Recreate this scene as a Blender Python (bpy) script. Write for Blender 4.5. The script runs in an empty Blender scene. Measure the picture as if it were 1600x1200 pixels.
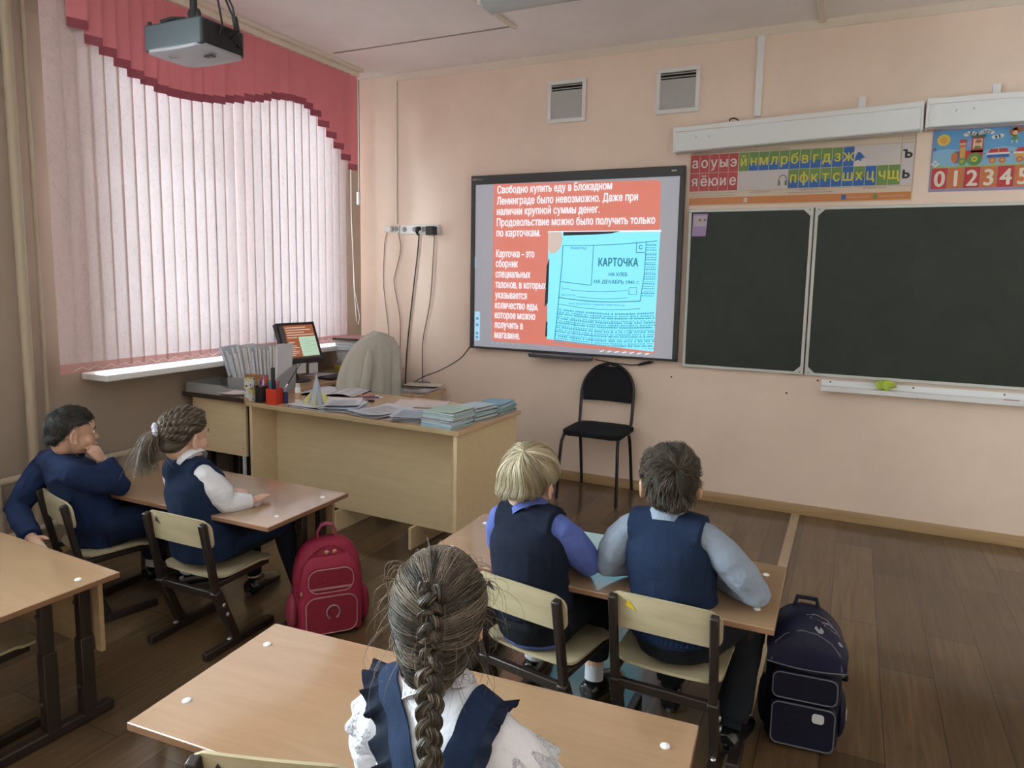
import bpy, math, random
from mathutils import Vector, Matrix, Euler
random.seed(7)
SC = bpy.context.scene
COL = SC.collection
PI = math.pi

# ------------------------------------------------------------------ camera
def set_camera():
    f, cx, cy = 1106.3, 795.6, 561.8
    yaw, pitch, roll = -.4504, -.1208, .0165
    fw = Vector((math.sin(yaw), math.cos(yaw), 0)); rt = Vector((math.cos(yaw), -math.sin(yaw), 0)); up = Vector((0, 0, 1))
    f2 = fw * math.cos(pitch) + up * math.sin(pitch); u2 = -fw * math.sin(pitch) + up * math.cos(pitch)
    r3 = rt * math.cos(roll) + u2 * math.sin(roll); u3 = -rt * math.sin(roll) + u2 * math.cos(roll)
    cam = bpy.data.cameras.new('camera'); o = bpy.data.objects.new('camera', cam); COL.objects.link(o)
    m = Matrix((r3, u3, -f2)).transposed().to_4x4(); m.translation = Vector((0, 0, 1.54))
    o.matrix_world = m
    cam.sensor_fit = 'HORIZONTAL'; cam.sensor_width = 36.0; cam.lens = f / 1600 * 36
    cam.shift_x = (800 - cx) / 1600; cam.shift_y = (cy - 600) / 1600
    cam.clip_start = .05
    SC.camera = o
set_camera()
SC.view_settings.view_transform = 'Standard'; SC.view_settings.look = 'None'
SC.view_settings.gamma = 1.0; SC.view_settings.use_curve_mapping = False
SC.view_settings.exposure = 0.0

# ------------------------------------------------------------------ sky
SKY = 34.5
w = bpy.data.worlds.new('overcast_sky'); SC.world = w; w.use_nodes = True
bg = w.node_tree.nodes['Background']; bg.inputs[0].default_value = (.86, .94, 1.0, 1); bg.inputs[1].default_value = SKY
XL, YW, ZC = -3.784, 4.902, 3.10          # window wall, board wall, ceiling
XR, YB = 2.75, -4.0                         # right wall, rear wall
WIN = [(2.52, 4.50, .96, 2.86), (-.75, 1.55, .96, 2.86), (-3.6, -1.3, .96, 2.86)]
for i, (a, b, c, d) in enumerate(WIN):      # sky-light portals in the window openings
    L = bpy.data.lights.new('window_portal', 'AREA'); L.shape = 'RECTANGLE'; L.size = d - c; L.size_y = b - a
    L.cycles.is_portal = True
    o = bpy.data.objects.new('window_portal', L); COL.objects.link(o)
    o.location = (XL - .3, (a + b) / 2, (c + d) / 2); o.rotation_euler = (0, -PI / 2, 0)

# ------------------------------------------------------------------ helpers
def nmesh(name, v, f, mi=None):
    m = bpy.data.meshes.new(name); m.from_pydata([tuple(p) for p in v], [], f)
    if mi: m.polygons.foreach_set('material_index', mi)
    m.update(); return m

def link(name, data, parent=None, mats=(), kind=None):
    o = bpy.data.objects.new(name, data); COL.objects.link(o)
    if mats and data is not None:
        for m in mats: data.materials.append(m)
    if parent is not None: o.parent = parent
    if kind: o['kind'] = kind
    return o

def tag(o, label, cat, group=None, kind=None):
    o['label'] = label; o['category'] = cat
    if group: o['group'] = group
    if kind: o['kind'] = kind
    return o

def thing(name, label, cat, loc=(0, 0, 0), rz=0, group=None):
    o = bpy.data.objects.new(name, None); COL.objects.link(o); o.empty_display_size = .05
    o.location = loc; o.rotation_euler = (0, 0, rz)
    return tag(o, label, cat, group)

def copy_tree(o, parent=None):
    c = o.copy(); COL.objects.link(c)
    if parent is not None: c.parent = parent
    for ch in list(o.children): copy_tree(ch, c)
    return c

def frame(t):
    t = t.normalized(); a = Vector((0, 0, 1)) if abs(t.z) < .9 else Vector((1, 0, 0))
    u = a.cross(t).normalized(); return u, t.cross(u)

class MB:
    def __init__(s, M=None): s.v = []; s.f = []; s.m = []; s.M = M or Matrix.Identity(4); s.mi = 0
    def add(s, vs, fs):
        n = len(s.v); s.v += [s.M @ Vector(p) for p in vs]; s.f += [[i + n for i in q] for q in fs]; s.m += [s.mi] * len(fs); return s
    def box(s, c, d, R=None):
        x, y, z = d[0] / 2, d[1] / 2, d[2] / 2; c = Vector(c)
        vs = [Vector((i * x, j * y, k * z)) for i in (-1, 1) for j in (-1, 1) for k in (-1, 1)]
        if R is not None: vs = [R @ p for p in vs]
        return s.add([c + p for p in vs], [(0, 1, 3, 2), (4, 6, 7, 5), (0, 4, 5, 1), (2, 3, 7, 6), (0, 2, 6, 4), (1, 5, 7, 3)])
    def bb(s, x0, x1, y0, y1, z0, z1): return s.box(((x0 + x1) / 2, (y0 + y1) / 2, (z0 + z1) / 2), (x1 - x0, y1 - y0, z1 - z0))
    def bar(s, a, b, w, d, side=None):          # rectangular bar from a to b
        a, b = Vector(a), Vector(b); t = (b - a).normalized()
        u = Vector(side) if side else frame(t)[0]
        u = (u - t * u.dot(t)).normalized(); v = t.cross(u)
        vs = [p + u * (i * w / 2) + v * (j * d / 2) for p in (a, b) for i, j in ((-1, -1), (1, -1), (1, 1), (-1, 1))]
        return s.add(vs, [(3, 2, 1, 0), (4, 5, 6, 7)] + [(i, (i + 1) % 4, (i + 1) % 4 + 4, i + 4) for i in range(4)])
    def tube(s, pts, r, n=8, closed=False, cap=True, flat=1.0, up=None):
        pts = [Vector(p) for p in pts]; N = len(pts); rs = r if isinstance(r, (list, tuple)) else [r] * N
        rings = []; u = None
        for i, p in enumerate(pts):
            a = pts[i - 1] if (i or closed) else p; b = pts[(i + 1) % N] if (i < N - 1 or closed) else p
            t = (b - a)
            t = t.normalized() if t.length > 1e-9 else Vector((0, 0, 1))
            if u is None: u = (Vector(up) if up else frame(t)[0])
            u = u - t * u.dot(t)
            u = u.normalized() if u.length > 1e-6 else frame(t)[0]
            v = t.cross(u)
            rings.append([p + u * (math.cos(k * 2 * PI / n) * rs[i]) + v * (math.sin(k * 2 * PI / n) * rs[i] * flat) for k in range(n)])
        vs = [q for g in rings for q in g]; fs = []
        for i in range(N if closed else N - 1):
            j = (i + 1) % N
            fs += [(i * n + k, i * n + (k + 1) % n, j * n + (k + 1) % n, j * n + k) for k in range(n)]
        if cap and not closed: fs += [tuple(range(n - 1, -1, -1)), tuple((N - 1) * n + k for k in range(n))]
        return s.add(vs, fs)
    def loft(s, st, n=16, u=(1, 0, 0), cap=True):  # st: (pos, half-width along u, half-depth across)
        rings = []; N = len(st); P = [Vector(q[0]) for q in st]
        for i in range(N):
            t = (P[min(i + 1, N - 1)] - P[max(i - 1, 0)]).normalized()
            uu = Vector(u); uu = uu - t * uu.dot(t)
            uu = uu.normalized() if uu.length > 1e-4 else frame(t)[0]
            v = t.cross(uu)
            rings += [P[i] + uu * (math.cos(k * 2 * PI / n) * st[i][1]) + v * (math.sin(k * 2 * PI / n) * st[i][2]) for k in range(n)]
        fs = [(i * n + k, i * n + (k + 1) % n, (i + 1) * n + (k + 1) % n, (i + 1) * n + k) for i in range(N - 1) for k in range(n)]
        if cap: fs += [tuple(range(n - 1, -1, -1)), tuple((N - 1) * n + k for k in range(n))]
        return s.add(rings, fs)
    def prism(s, poly, h0, h1, ax='z'):         # extrude a 2-D outline
        n = len(poly)
        def P(p, h): return {'z': (p[0], p[1], h), 'y': (p[0], h, p[1]), 'x': (h, p[0], p[1])}[ax]
        vs = [P(p, h0) for p in poly] + [P(p, h1) for p in poly]
        return s.add(vs, [tuple(range(n - 1, -1, -1)), tuple(range(n, 2 * n))] + [(i, (i + 1) % n, (i + 1) % n + n, i + n) for i in range(n)])
    def lathe(s, prof, n=20, c=(0, 0, 0)):
        c = Vector(c); vs = [c + Vector((r * math.cos(k * 2 * PI / n), r * math.sin(k * 2 * PI / n), z)) for r, z in prof for k in range(n)]
        N = len(prof)
        return s.add(vs, [(i * n + k, i * n + (k + 1) % n, (i + 1) * n + (k + 1) % n, (i + 1) * n + k) for i in range(N - 1) for k in range(n)] + [tuple(range(n - 1, -1, -1)), tuple((N - 1) * n + k for k in range(n))])
    def ell(s, c, r, R=None, nu=16, nv=10):
        c = Vector(c); vs = []
        for i in range(1, nv):
            th = PI * i / nv
            for k in range(nu):
                ph = 2 * PI * k / nu; p = Vector((r[0] * math.sin(th) * math.cos(ph), r[1] * math.sin(th) * math.sin(ph), r[2] * math.cos(th)))
                vs.append(c + (R @ p if R is not None else p))
        a, b = Vector((0, 0, r[2])), Vector((0, 0, -r[2]))
        if R is not None: a, b = R @ a, R @ b
        vs += [c + a, c + b]; T = len(vs) - 2
        fs = [((i) * nu + k, (i + 1) * nu + k, (i + 1) * nu + (k + 1) % nu, i * nu + (k + 1) % nu) for i in range(nv - 2) for k in range(nu)]
        fs += [(T, k, (k + 1) % nu) for k in range(nu)] + [(T + 1, (nv - 2) * nu + (k + 1) % nu, (nv - 2) * nu + k) for k in range(nu)]
        return s.add(vs, fs)
    def sheet(s, fn, nu, nv, th=0.0, nrm=None):  # grid surface, optional thickness along nrm
        g = [[Vector(fn(i / nu, j / nv)) for j in range(nv + 1)] for i in range(nu + 1)]
        vs = [p for row in g for p in row]; W = nv + 1
        fs = [(i * W + j, (i + 1) * W + j, (i + 1) * W + j + 1, i * W + j + 1) for i in range(nu) for j in range(nv)]
        if th:
            K = len(vs); nn = []
            for i in range(nu + 1):
                for j in range(nv + 1):
                    if nrm: d = Vector(nrm)
                    else:
                        a = g[min(i + 1, nu)][j] - g[max(i - 1, 0)][j]; b = g[i][min(j + 1, nv)] - g[i][max(j - 1, 0)]; d = a.cross(b).normalized()
                    nn.append(d * -th)
            vs += [p + d for p, d in zip(vs, nn)]
            fs += [tuple(q + K for q in reversed(ff)) for ff in fs]
            rim = [i * W for i in range(nu + 1)] + [nu * W + j for j in range(1, W)] + [i * W + nv for i in range(nu - 1, -1, -1)] + [j for j in range(nv - 1, 0, -1)]
            fs += [(rim[(i + 1) % len(rim)], rim[i], rim[i] + K, rim[(i + 1) % len(rim)] + K) for i in range(len(rim))]
        return s.add(vs, fs)
    def build(s, name, mats, parent=None, bevel=0, seg=2, ang=38, kind=None, sub=0, fix=True):
        if not isinstance(mats, (list, tuple)): mats = [mats]
        m = nmesh(name, s.v, s.f, s.m)
        if fix:
            import bmesh
            b = bmesh.new(); b.from_mesh(m); bmesh.ops.recalc_face_normals(b, faces=b.faces); b.to_mesh(m); b.free()
        o = link(name, m, parent, mats, kind)
        m.shade_smooth(); m.set_sharp_from_angle(angle=math.radians(ang))
        if bevel:
            d = o.modifiers.new('bevel', 'BEVEL'); d.width = bevel; d.segments = seg; d.limit_method = 'ANGLE'; d.angle_limit = math.radians(40); d.harden_normals = False
        if sub:
            d = o.modifiers.new('sub', 'SUBSURF'); d.levels = sub; d.render_levels = sub
        return o

from mathutils.geometry import delaunay_2d_cdt
def text(body, size, loc, R, mat, bold=0.0, th=.0004, **kw):
    """flat lettering: glyph outlines filled by an even-odd triangulation"""
    c = bpy.data.curves.new('lettering', 'FONT'); c.body = body; c.size = 1.0; c.fill_mode = 'NONE'; c.resolution_u = 3; c.space_character = 1 + bold
    o = bpy.data.objects.new('lettering', c); m = bpy.data.meshes.new_from_object(o); bpy.data.objects.remove(o); bpy.data.curves.remove(c)
    P = [Vector(p.co.xy) for p in m.vertices]; E = [tuple(q.vertices) for q in m.edges]; bpy.data.meshes.remove(m)
    Q, _, F, *_ = delaunay_2d_cdt(P, E, [], 1, 1e-5)
    seg = [(P[i], P[j]) for i, j in E]
    keep = []
    for f in F:
        g = sum((Q[i] for i in f), Vector((0, 0))) / len(f); n = 0
        for a, b in seg:
            if (a.y > g.y) != (b.y > g.y) and g.x < a.x + (g.y - a.y) * (b.x - a.x) / (b.y - a.y): n += 1
        if n % 2: keep.append(list(f))
    m = nmesh('lettering', [(q.x * size, q.y * size, 0) for q in Q], keep)
    if bold:                                      # heavier strokes: slightly shifted copies of the outline
        d = bold * size; v0 = [p.co.copy() for p in m.vertices]; f0 = [list(q.vertices) for q in m.polygons]; v = []; f = []
        for k, (dx, dy) in enumerate(((-d, 0), (d, 0), (0, -d * .6), (0, d * .6))):
            n = len(v); v += [p + Vector((dx, dy, k * .00002)) for p in v0]; f += [[i + n for i in q] for q in f0]
        bpy.data.meshes.remove(m); m = nmesh('lettering', v, f)
    m.transform(Matrix.Translation(Vector(loc)) @ R.to_4x4() )
    return m
def merge(name, meshes, mats, parent=None):      # join already placed meshes into one object; mats indexed per mesh
    v = []; f = []; mi = []
    for m, k in meshes:
        n = len(v); v += [p.co.copy() for p in m.vertices]; f += [[i + n for i in q.vertices] for q in m.polygons]; mi += [k] * len(m.polygons); bpy.data.meshes.remove(m)
    return link(name, nmesh(name, v, f, mi), parent, mats)
WALLR = Matrix(((1, 0, 0), (0, 0, -1), (0, 1, 0)))     # text in the x-z plane, facing -y

# ------------------------------------------------------------------ materials
MATS = {}
def mat(name, col=(.5, .5, .5), rough=.6, metal=0, spec=.5, coat=0, coat_rough=.05, emit=None, es=0, sheen=0, alpha=1, ior=1.5, sub=0):
    m = bpy.data.materials.new(name); m.use_nodes = True; b = m.node_tree.nodes['Principled BSDF']
    b.inputs['Base Color'].default_value = (*col, 1); b.inputs['Roughness'].default_value = rough; b.inputs['Metallic'].default_value = metal
    b.inputs['Specular IOR Level'].default_value = spec; b.inputs['Coat Weight'].default_value = coat; b.inputs['Coat Roughness'].default_value = coat_rough
    b.inputs['IOR'].default_value = ior; b.inputs['Sheen Weight'].default_value = sheen; b.inputs['Alpha'].default_value = alpha
    if sub: b.inputs['Subsurface Weight'].default_value = sub; b.inputs['Subsurface Radius'].default_value = (.01, .004, .002); b.inputs['Subsurface Scale'].default_value = 1
    if emit: b.inputs['Emission Color'].default_value = (*emit, 1); b.inputs['Emission Strength'].default_value = es
    m['b'] = 0; MATS[name] = m; return m
class N:                                            # tiny node helper
    def __init__(s, m): s.t = m.node_tree; s.b = s.t.nodes.get('Principled BSDF')
    def n(s, kind, **kw):
        x = s.t.nodes.new('ShaderNode' + kind)
        for k, v in kw.items():
            if k in x.inputs and not hasattr(x, k): x.inputs[k].default_value = v
            else: setattr(x, k, v)
        return x
    def l(s, a, b): s.t.links.new(a, b)
    def coord(s, out='Object', scale=(1, 1, 1), rot=(0, 0, 0)):
        c = s.n('TexCoord'); mp = s.n('Mapping'); mp.inputs['Scale'].default_value = scale; mp.inputs['Rotation'].default_value = rot
        s.l(c.outputs[out], mp.inputs[0]); return mp.outputs[0]
    def ramp(s, fac, stops):
        r = s.n('ValToRGB'); e = r.color_ramp.elements
        while len(e) < len(stops): e.new(.5)
        for k, (p, c) in enumerate(stops): e[k].position = p; e[k].color = (*c, 1)
        s.l(fac, r.inputs[0]); return r.outputs[0]
    def noise(s, vec, scale, detail=3, rough=.5, dist=0):
        x = s.n('TexNoise'); x.inputs['Scale'].default_value = scale; x.inputs['Detail'].default_value = detail; x.inputs['Roughness'].default_value = rough; x.inputs['Distortion'].default_value = dist
        s.l(vec, x.inputs['Vector']); return x.outputs['Fac']
    def mix(s, f, a, b, mode='MIX'):
        x = s.n('Mix', data_type='RGBA', blend_type=mode)
        for i, q in ((0, f), (6, a), (7, b)):
            if hasattr(q, 'is_output'): s.l(q, x.inputs[i])
            else: x.inputs[i].default_value = q if i == 0 else (*q, 1)
        return x.outputs[2]
    def bump(s, h, strength=.3, dist=.002):
        x = s.n('Bump'); x.inputs['Strength'].default_value = strength; x.inputs['Distance'].default_value = dist; s.l(h, x.inputs['Height']); s.l(x.outputs[0], s.b.inputs['Normal'])
def wood(name, c0, c1, scale=(2.2, 26, 26), rough=.35, coat=.0, axis=None, ior=1.5, bump=.0, contrast=(.3, .7)):
    m = mat(name, c0, rough, coat=coat, ior=ior); n = N(m); v = n.coord('Object', scale)
    a = n.noise(v, 1.6, 6, .6, .6); n.l(n.ramp(a, [(contrast[0], c0), (contrast[1], c1)]), n.b.inputs['Base Color'])
    if bump: n.bump(a, bump, .001)
    return m
def cloth(name, c, rough=.9, wr=.35, ws=14, var=.18, sheen=.0, fine=900):
    m = mat(name, c, rough, sheen=sheen, spec=.25); n = N(m); v = n.coord('Object')
    a = n.noise(v, ws, 3, .55, .4); f = n.noise(v, fine, 1)
    dk = tuple(x * (1 - var) for x in c); lt = tuple(min(1, x * (1 + var)) for x in c)
    n.l(n.ramp(f, [(.3, dk), (.7, lt)]), n.b.inputs['Base Color']); n.bump(a, wr, .02)
    return m
def V(*a): return Vector(a)
def rotz(a): return Matrix.Rotation(a, 3, 'Z')
# ------------------------------------------------------------------ shared materials
def wall_paint(name, c):
    m = mat(name, c, .62, spec=.35); n = N(m); v = n.coord('Object')
    a = n.noise(v, 2.2, 4, .6); n.l(n.ramp(a, [(.3, tuple(x * .95 for x in c)), (.7, tuple(min(1, x * 1.04) for x in c))]), n.b.inputs['Base Color'])
    n.bump(n.noise(v, 160, 2), .12, .002); return m
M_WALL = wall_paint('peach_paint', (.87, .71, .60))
M_WALL2 = wall_paint('shaded_wall_paint', (.36, .285, .225))  # window wall: its shade is put into a darker base colour
M_CEIL = wall_paint('ceiling_paint', (.95, .915, .91))
M_TRIM = mat('cream_trim', (.80, .72, .62), .5)
M_WHITE = mat('white_plastic', (.80, .80, .80), .4)
M_WHITEM = mat('white_enamel', (.84, .86, .88), .42)
M_BLACK = mat('black_plastic', (.012, .012, .013), .45)
M_DARKG = mat('dark_grey_plastic', (.05, .052, .055), .45)
M_GREY = mat('grey_plastic', (.30, .30, .31), .5)
M_CHROME = mat('chrome', (.7, .7, .7), .2, 1)
M_GRILLE = mat('grille_grey', (.62, .62, .62), .5)
M_VOID = mat('dark_duct', (.01, .01, .01), .9)
M_PIPE = mat('painted_pipe', (.42, .34, .25), .45)
M_SKIRT = wood('skirting_wood', (.33, .215, .10), (.42, .28, .14), (1.2, 30, 30), .4)
def floor_mat():
    m = mat('plank_linoleum', (.2, .12, .07), .45, spec=.3, coat=.75, coat_rough=.09); m.node_tree.nodes['Principled BSDF'].inputs['Coat IOR'].default_value = 1.62
    n = N(m); v = n.coord('Object', (1, 1, 1), (0, 0, PI / 2))
    b = n.n('TexBrick'); b.offset = .37; b.offset_frequency = 2
    for k, q in (('Scale', 1), ('Mortar Size', .002), ('Mortar Smooth', .1), ('Brick Width', 1.02), ('Row Height', .19), ('Bias', 0)): b.inputs[k].default_value = q
    b.inputs['Color1'].default_value = (.082, .047, .021, 1); b.inputs['Color2'].default_value = (.155, .095, .047, 1); b.inputs['Mortar'].default_value = (.035, .02, .012, 1)
    n.l(v, b.inputs['Vector'])
    g = n.noise(n.coord('Object', (30, 1.6, 1)), 1.4, 6, .65, .8)
    gr = n.ramp(g, [(.3, (.62, .60, .58)), (.72, (1.22, 1.2, 1.16))])
    p = n.noise(n.coord('Object', (1.5, .8, 1)), 1.2, 2); pr = n.ramp(p, [(.35, (.85, .84, .83)), (.7, (1.12, 1.12, 1.12))])
    c = n.mix(1, n.mix(1, b.outputs['Color'], gr, 'MULTIPLY'), pr, 'MULTIPLY'); n.l(c, n.b.inputs['Base Color'])
    x = n.n('Bump'); x.inputs['Strength'].default_value = .10; x.inputs['Distance'].default_value = .0012
    n.l(n.noise(n.coord('Object'), 120, 2), x.inputs['Height']); n.l(x.outputs[0], n.b.inputs['Normal']); n.l(x.outputs[0], n.b.inputs['Coat Normal'])
    return m
M_FLOOR = floor_mat()
def glass_mat():
    m = bpy.data.materials.new('window_glass'); m.use_nodes = True; t = m.node_tree; t.nodes.clear()
    o = t.nodes.new('ShaderNodeOutputMaterial'); a = t.nodes.new('ShaderNodeBsdfTransparent'); g = t.nodes.new('ShaderNodeBsdfGlossy'); g.inputs['Roughness'].default_value = .02
    x = t.nodes.new('ShaderNodeMixShader'); fr = t.nodes.new('ShaderNodeFresnel'); fr.inputs[0].default_value = 1.45
    a.inputs[0].default_value = (.93, .96, .95, 1)
    t.links.new(fr.outputs[0], x.inputs[0]); t.links.new(a.outputs[0], x.inputs[1]); t.links.new(g.outputs[0], x.inputs[2]); t.links.new(x.outputs[0], o.inputs[0]); return m
M_GLASS = glass_mat()

# ------------------------------------------------------------------ room shell
def struct(name, mb, m, parent=None, **kw): return mb.build(name, m, parent, kind='structure' if parent is None else None, **kw)
T = .3
struct('floor', MB().bb(XL - T, XR + T, YB - T, YW + T, -.2, 0), M_FLOOR)
struct('ceiling', MB().bb(XL - T, XR + T, YB - T, YW + T, ZC, ZC + .2), M_CEIL)
struct('wall_front', MB().bb(XL - T, XR + T, YW, YW + T, 0, ZC), M_WALL)
struct('wall_right', MB().bb(XR, XR + T, YB, YW, 0, ZC), M_WALL)
struct('wall_back', MB().bb(XL - T, XR + T, YB - T, YB, 0, ZC), M_WALL)
wl = MB(); prev = YB
for a, b, c, d in sorted(WIN):
    wl.bb(XL - T, XL, prev, a, 0, ZC); wl.bb(XL - T, XL, a, b, 0, c); wl.bb(XL - T, XL, a, b, d, ZC); prev = b
wl.bb(XL - T, XL, prev, YW, 0, ZC)
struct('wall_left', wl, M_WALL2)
for i, (a, b, c, d) in enumerate(WIN):
    f = MB(); x0, x1 = XL - .20, XL - .13
    for y0, y1, z0, z1 in ((a, a + .07, c, d), (b - .07, b, c, d), (a, b, c, c + .07), (a, b, d - .07, d), ((a + b) / 2 - .05, (a + b) / 2 + .05, c, d), (a, (a + b) / 2, c + 1.35, c + 1.41)):
        f.bb(x0, x1, y0, y1, z0, z1)
    fo = struct(f'window_{i + 1}', f, M_WHITE, bevel=.004)
    MB().bb(XL - .17, XL - .16, a + .03, b - .03, c + .03, d - .03).build('window_pane', M_GLASS, fo)
    s = MB().bb(XL - .13, XL + .205, a - .08, b + .08, c - .035, c).build('window_sill', M_WHITE, fo, bevel=.006)
struct('baseboard_front', MB().prism([(YW, 0), (YW - .018, 0), (YW - .018, .045), (YW - .010, .062), (YW, .066)], XL, XR, 'x'), M_SKIRT)
struct('baseboard_left', MB().prism([(XL, 0), (XL + .018, 0), (XL + .018, .045), (XL + .01, .062), (XL, .066)], YB, YW - .02, 'y'), M_SKIRT)
struct('trim_1', MB().prism([(YW, ZC), (YW - .035, ZC), (YW - .03, ZC - .012), (YW - .006, ZC - .045), (YW, ZC - .045)], XL + .37, XR, 'x'), M_TRIM)
struct('trim_2', MB().bb(-.275, -.225, YB + 1.5, YW - .02, 0, .006), mat('metal_strip', (.52, .42, .30), .35, .4), bevel=.002)   # joint strip across the floor
cj = MB(); cj.bb(XL + .28, -2.06, 4.235, 4.247, ZC - .004, ZC)
struct('trim_3', cj, mat('joint_grey', (.30, .26, .24), .7))

def channel(name, label, b, m=M_TRIM):
    o = b.build(name, m, bevel=.002); return tag(o, label, 'cable channel')
channel('cable_channel', 'thin cream cable channel running down the wall above the white double socket', MB().bb(-3.424, -3.403, YW - .014, YW - .0005, 1.93, ZC - .045))
channel('cable_channel', 'white cable channel running down to the board lamp from the ceiling', MB().bb(-.655, -.612, YW - .022, YW - .0005, 2.56, ZC - .046), M_WHITEM)
channel('ceiling_channel', 'pale cable channel on the ceiling leading to the fluorescent lamp', MB().bb(-2.072, -2.044, 1.6, 4.26, ZC - .016, ZC - .0005))
channel('ceiling_channel', 'pale cable channel on the ceiling ending above the board lamp', MB().bb(-.30, -.262, 3.2, YW - .04, ZC - .022, ZC - .0005))

# heating pipes along the window wall
t = thing('heating_pipe', 'painted heating pipes running up and along the window wall', 'pipe', (XL, 0, 0))
MB().tube([(.075, 2.12, 0), (.075, 2.12, ZC)], .024, 14).build('riser_pipe', M_PIPE, t)
MB().tube([(.05, 2.215, .5), (.05, 2.215, ZC)], .010, 10).build('thin_riser', M_PIPE, t)
MB().tube([(.10, -3.5, .485), (.10, 2.98, .485), (.10, 3.025, .475), (.10, 3.04, .44), (.10, 3.04, .20)], .020, 12).build('supply_pipe', M_PIPE, t)
MB().tube([(.10, -3.5, .20), (.10, 4.75, .20)], .020, 12).build('return_pipe', M_PIPE, t)
for y in (2.02, 1.93): MB().tube([(.10, y, .20), (.10, y, .485)], .016, 10).build('connector', M_PIPE, t)

# ------------------------------------------------------------------ fluorescent ceiling lamp
t = thing('ceiling_lamp', 'long unlit fluorescent lamp fixed under the ceiling', 'lamp', (-1.36, 3.72, ZC))
MB().bb(-.63, .63, -.10, .10, -.035, -.0005).build('housing', M_WHITE, t, bevel=.004)
d = MB(); d.prism([(-.09, -.035), (.09, -.035), (.085, -.075), (.05, -.092), (-.05, -.092), (-.085, -.075)], -.61, .61, 'x')
d.build('diffuser', mat('frosted_cover', (.55, .62, .64), .25), t, bevel=.003)
for s in (-.62, .62): MB().box((s, 0, -.05), (.022, .19, .075)).build('end_cap', M_WHITE, t, bevel=.004)

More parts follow.
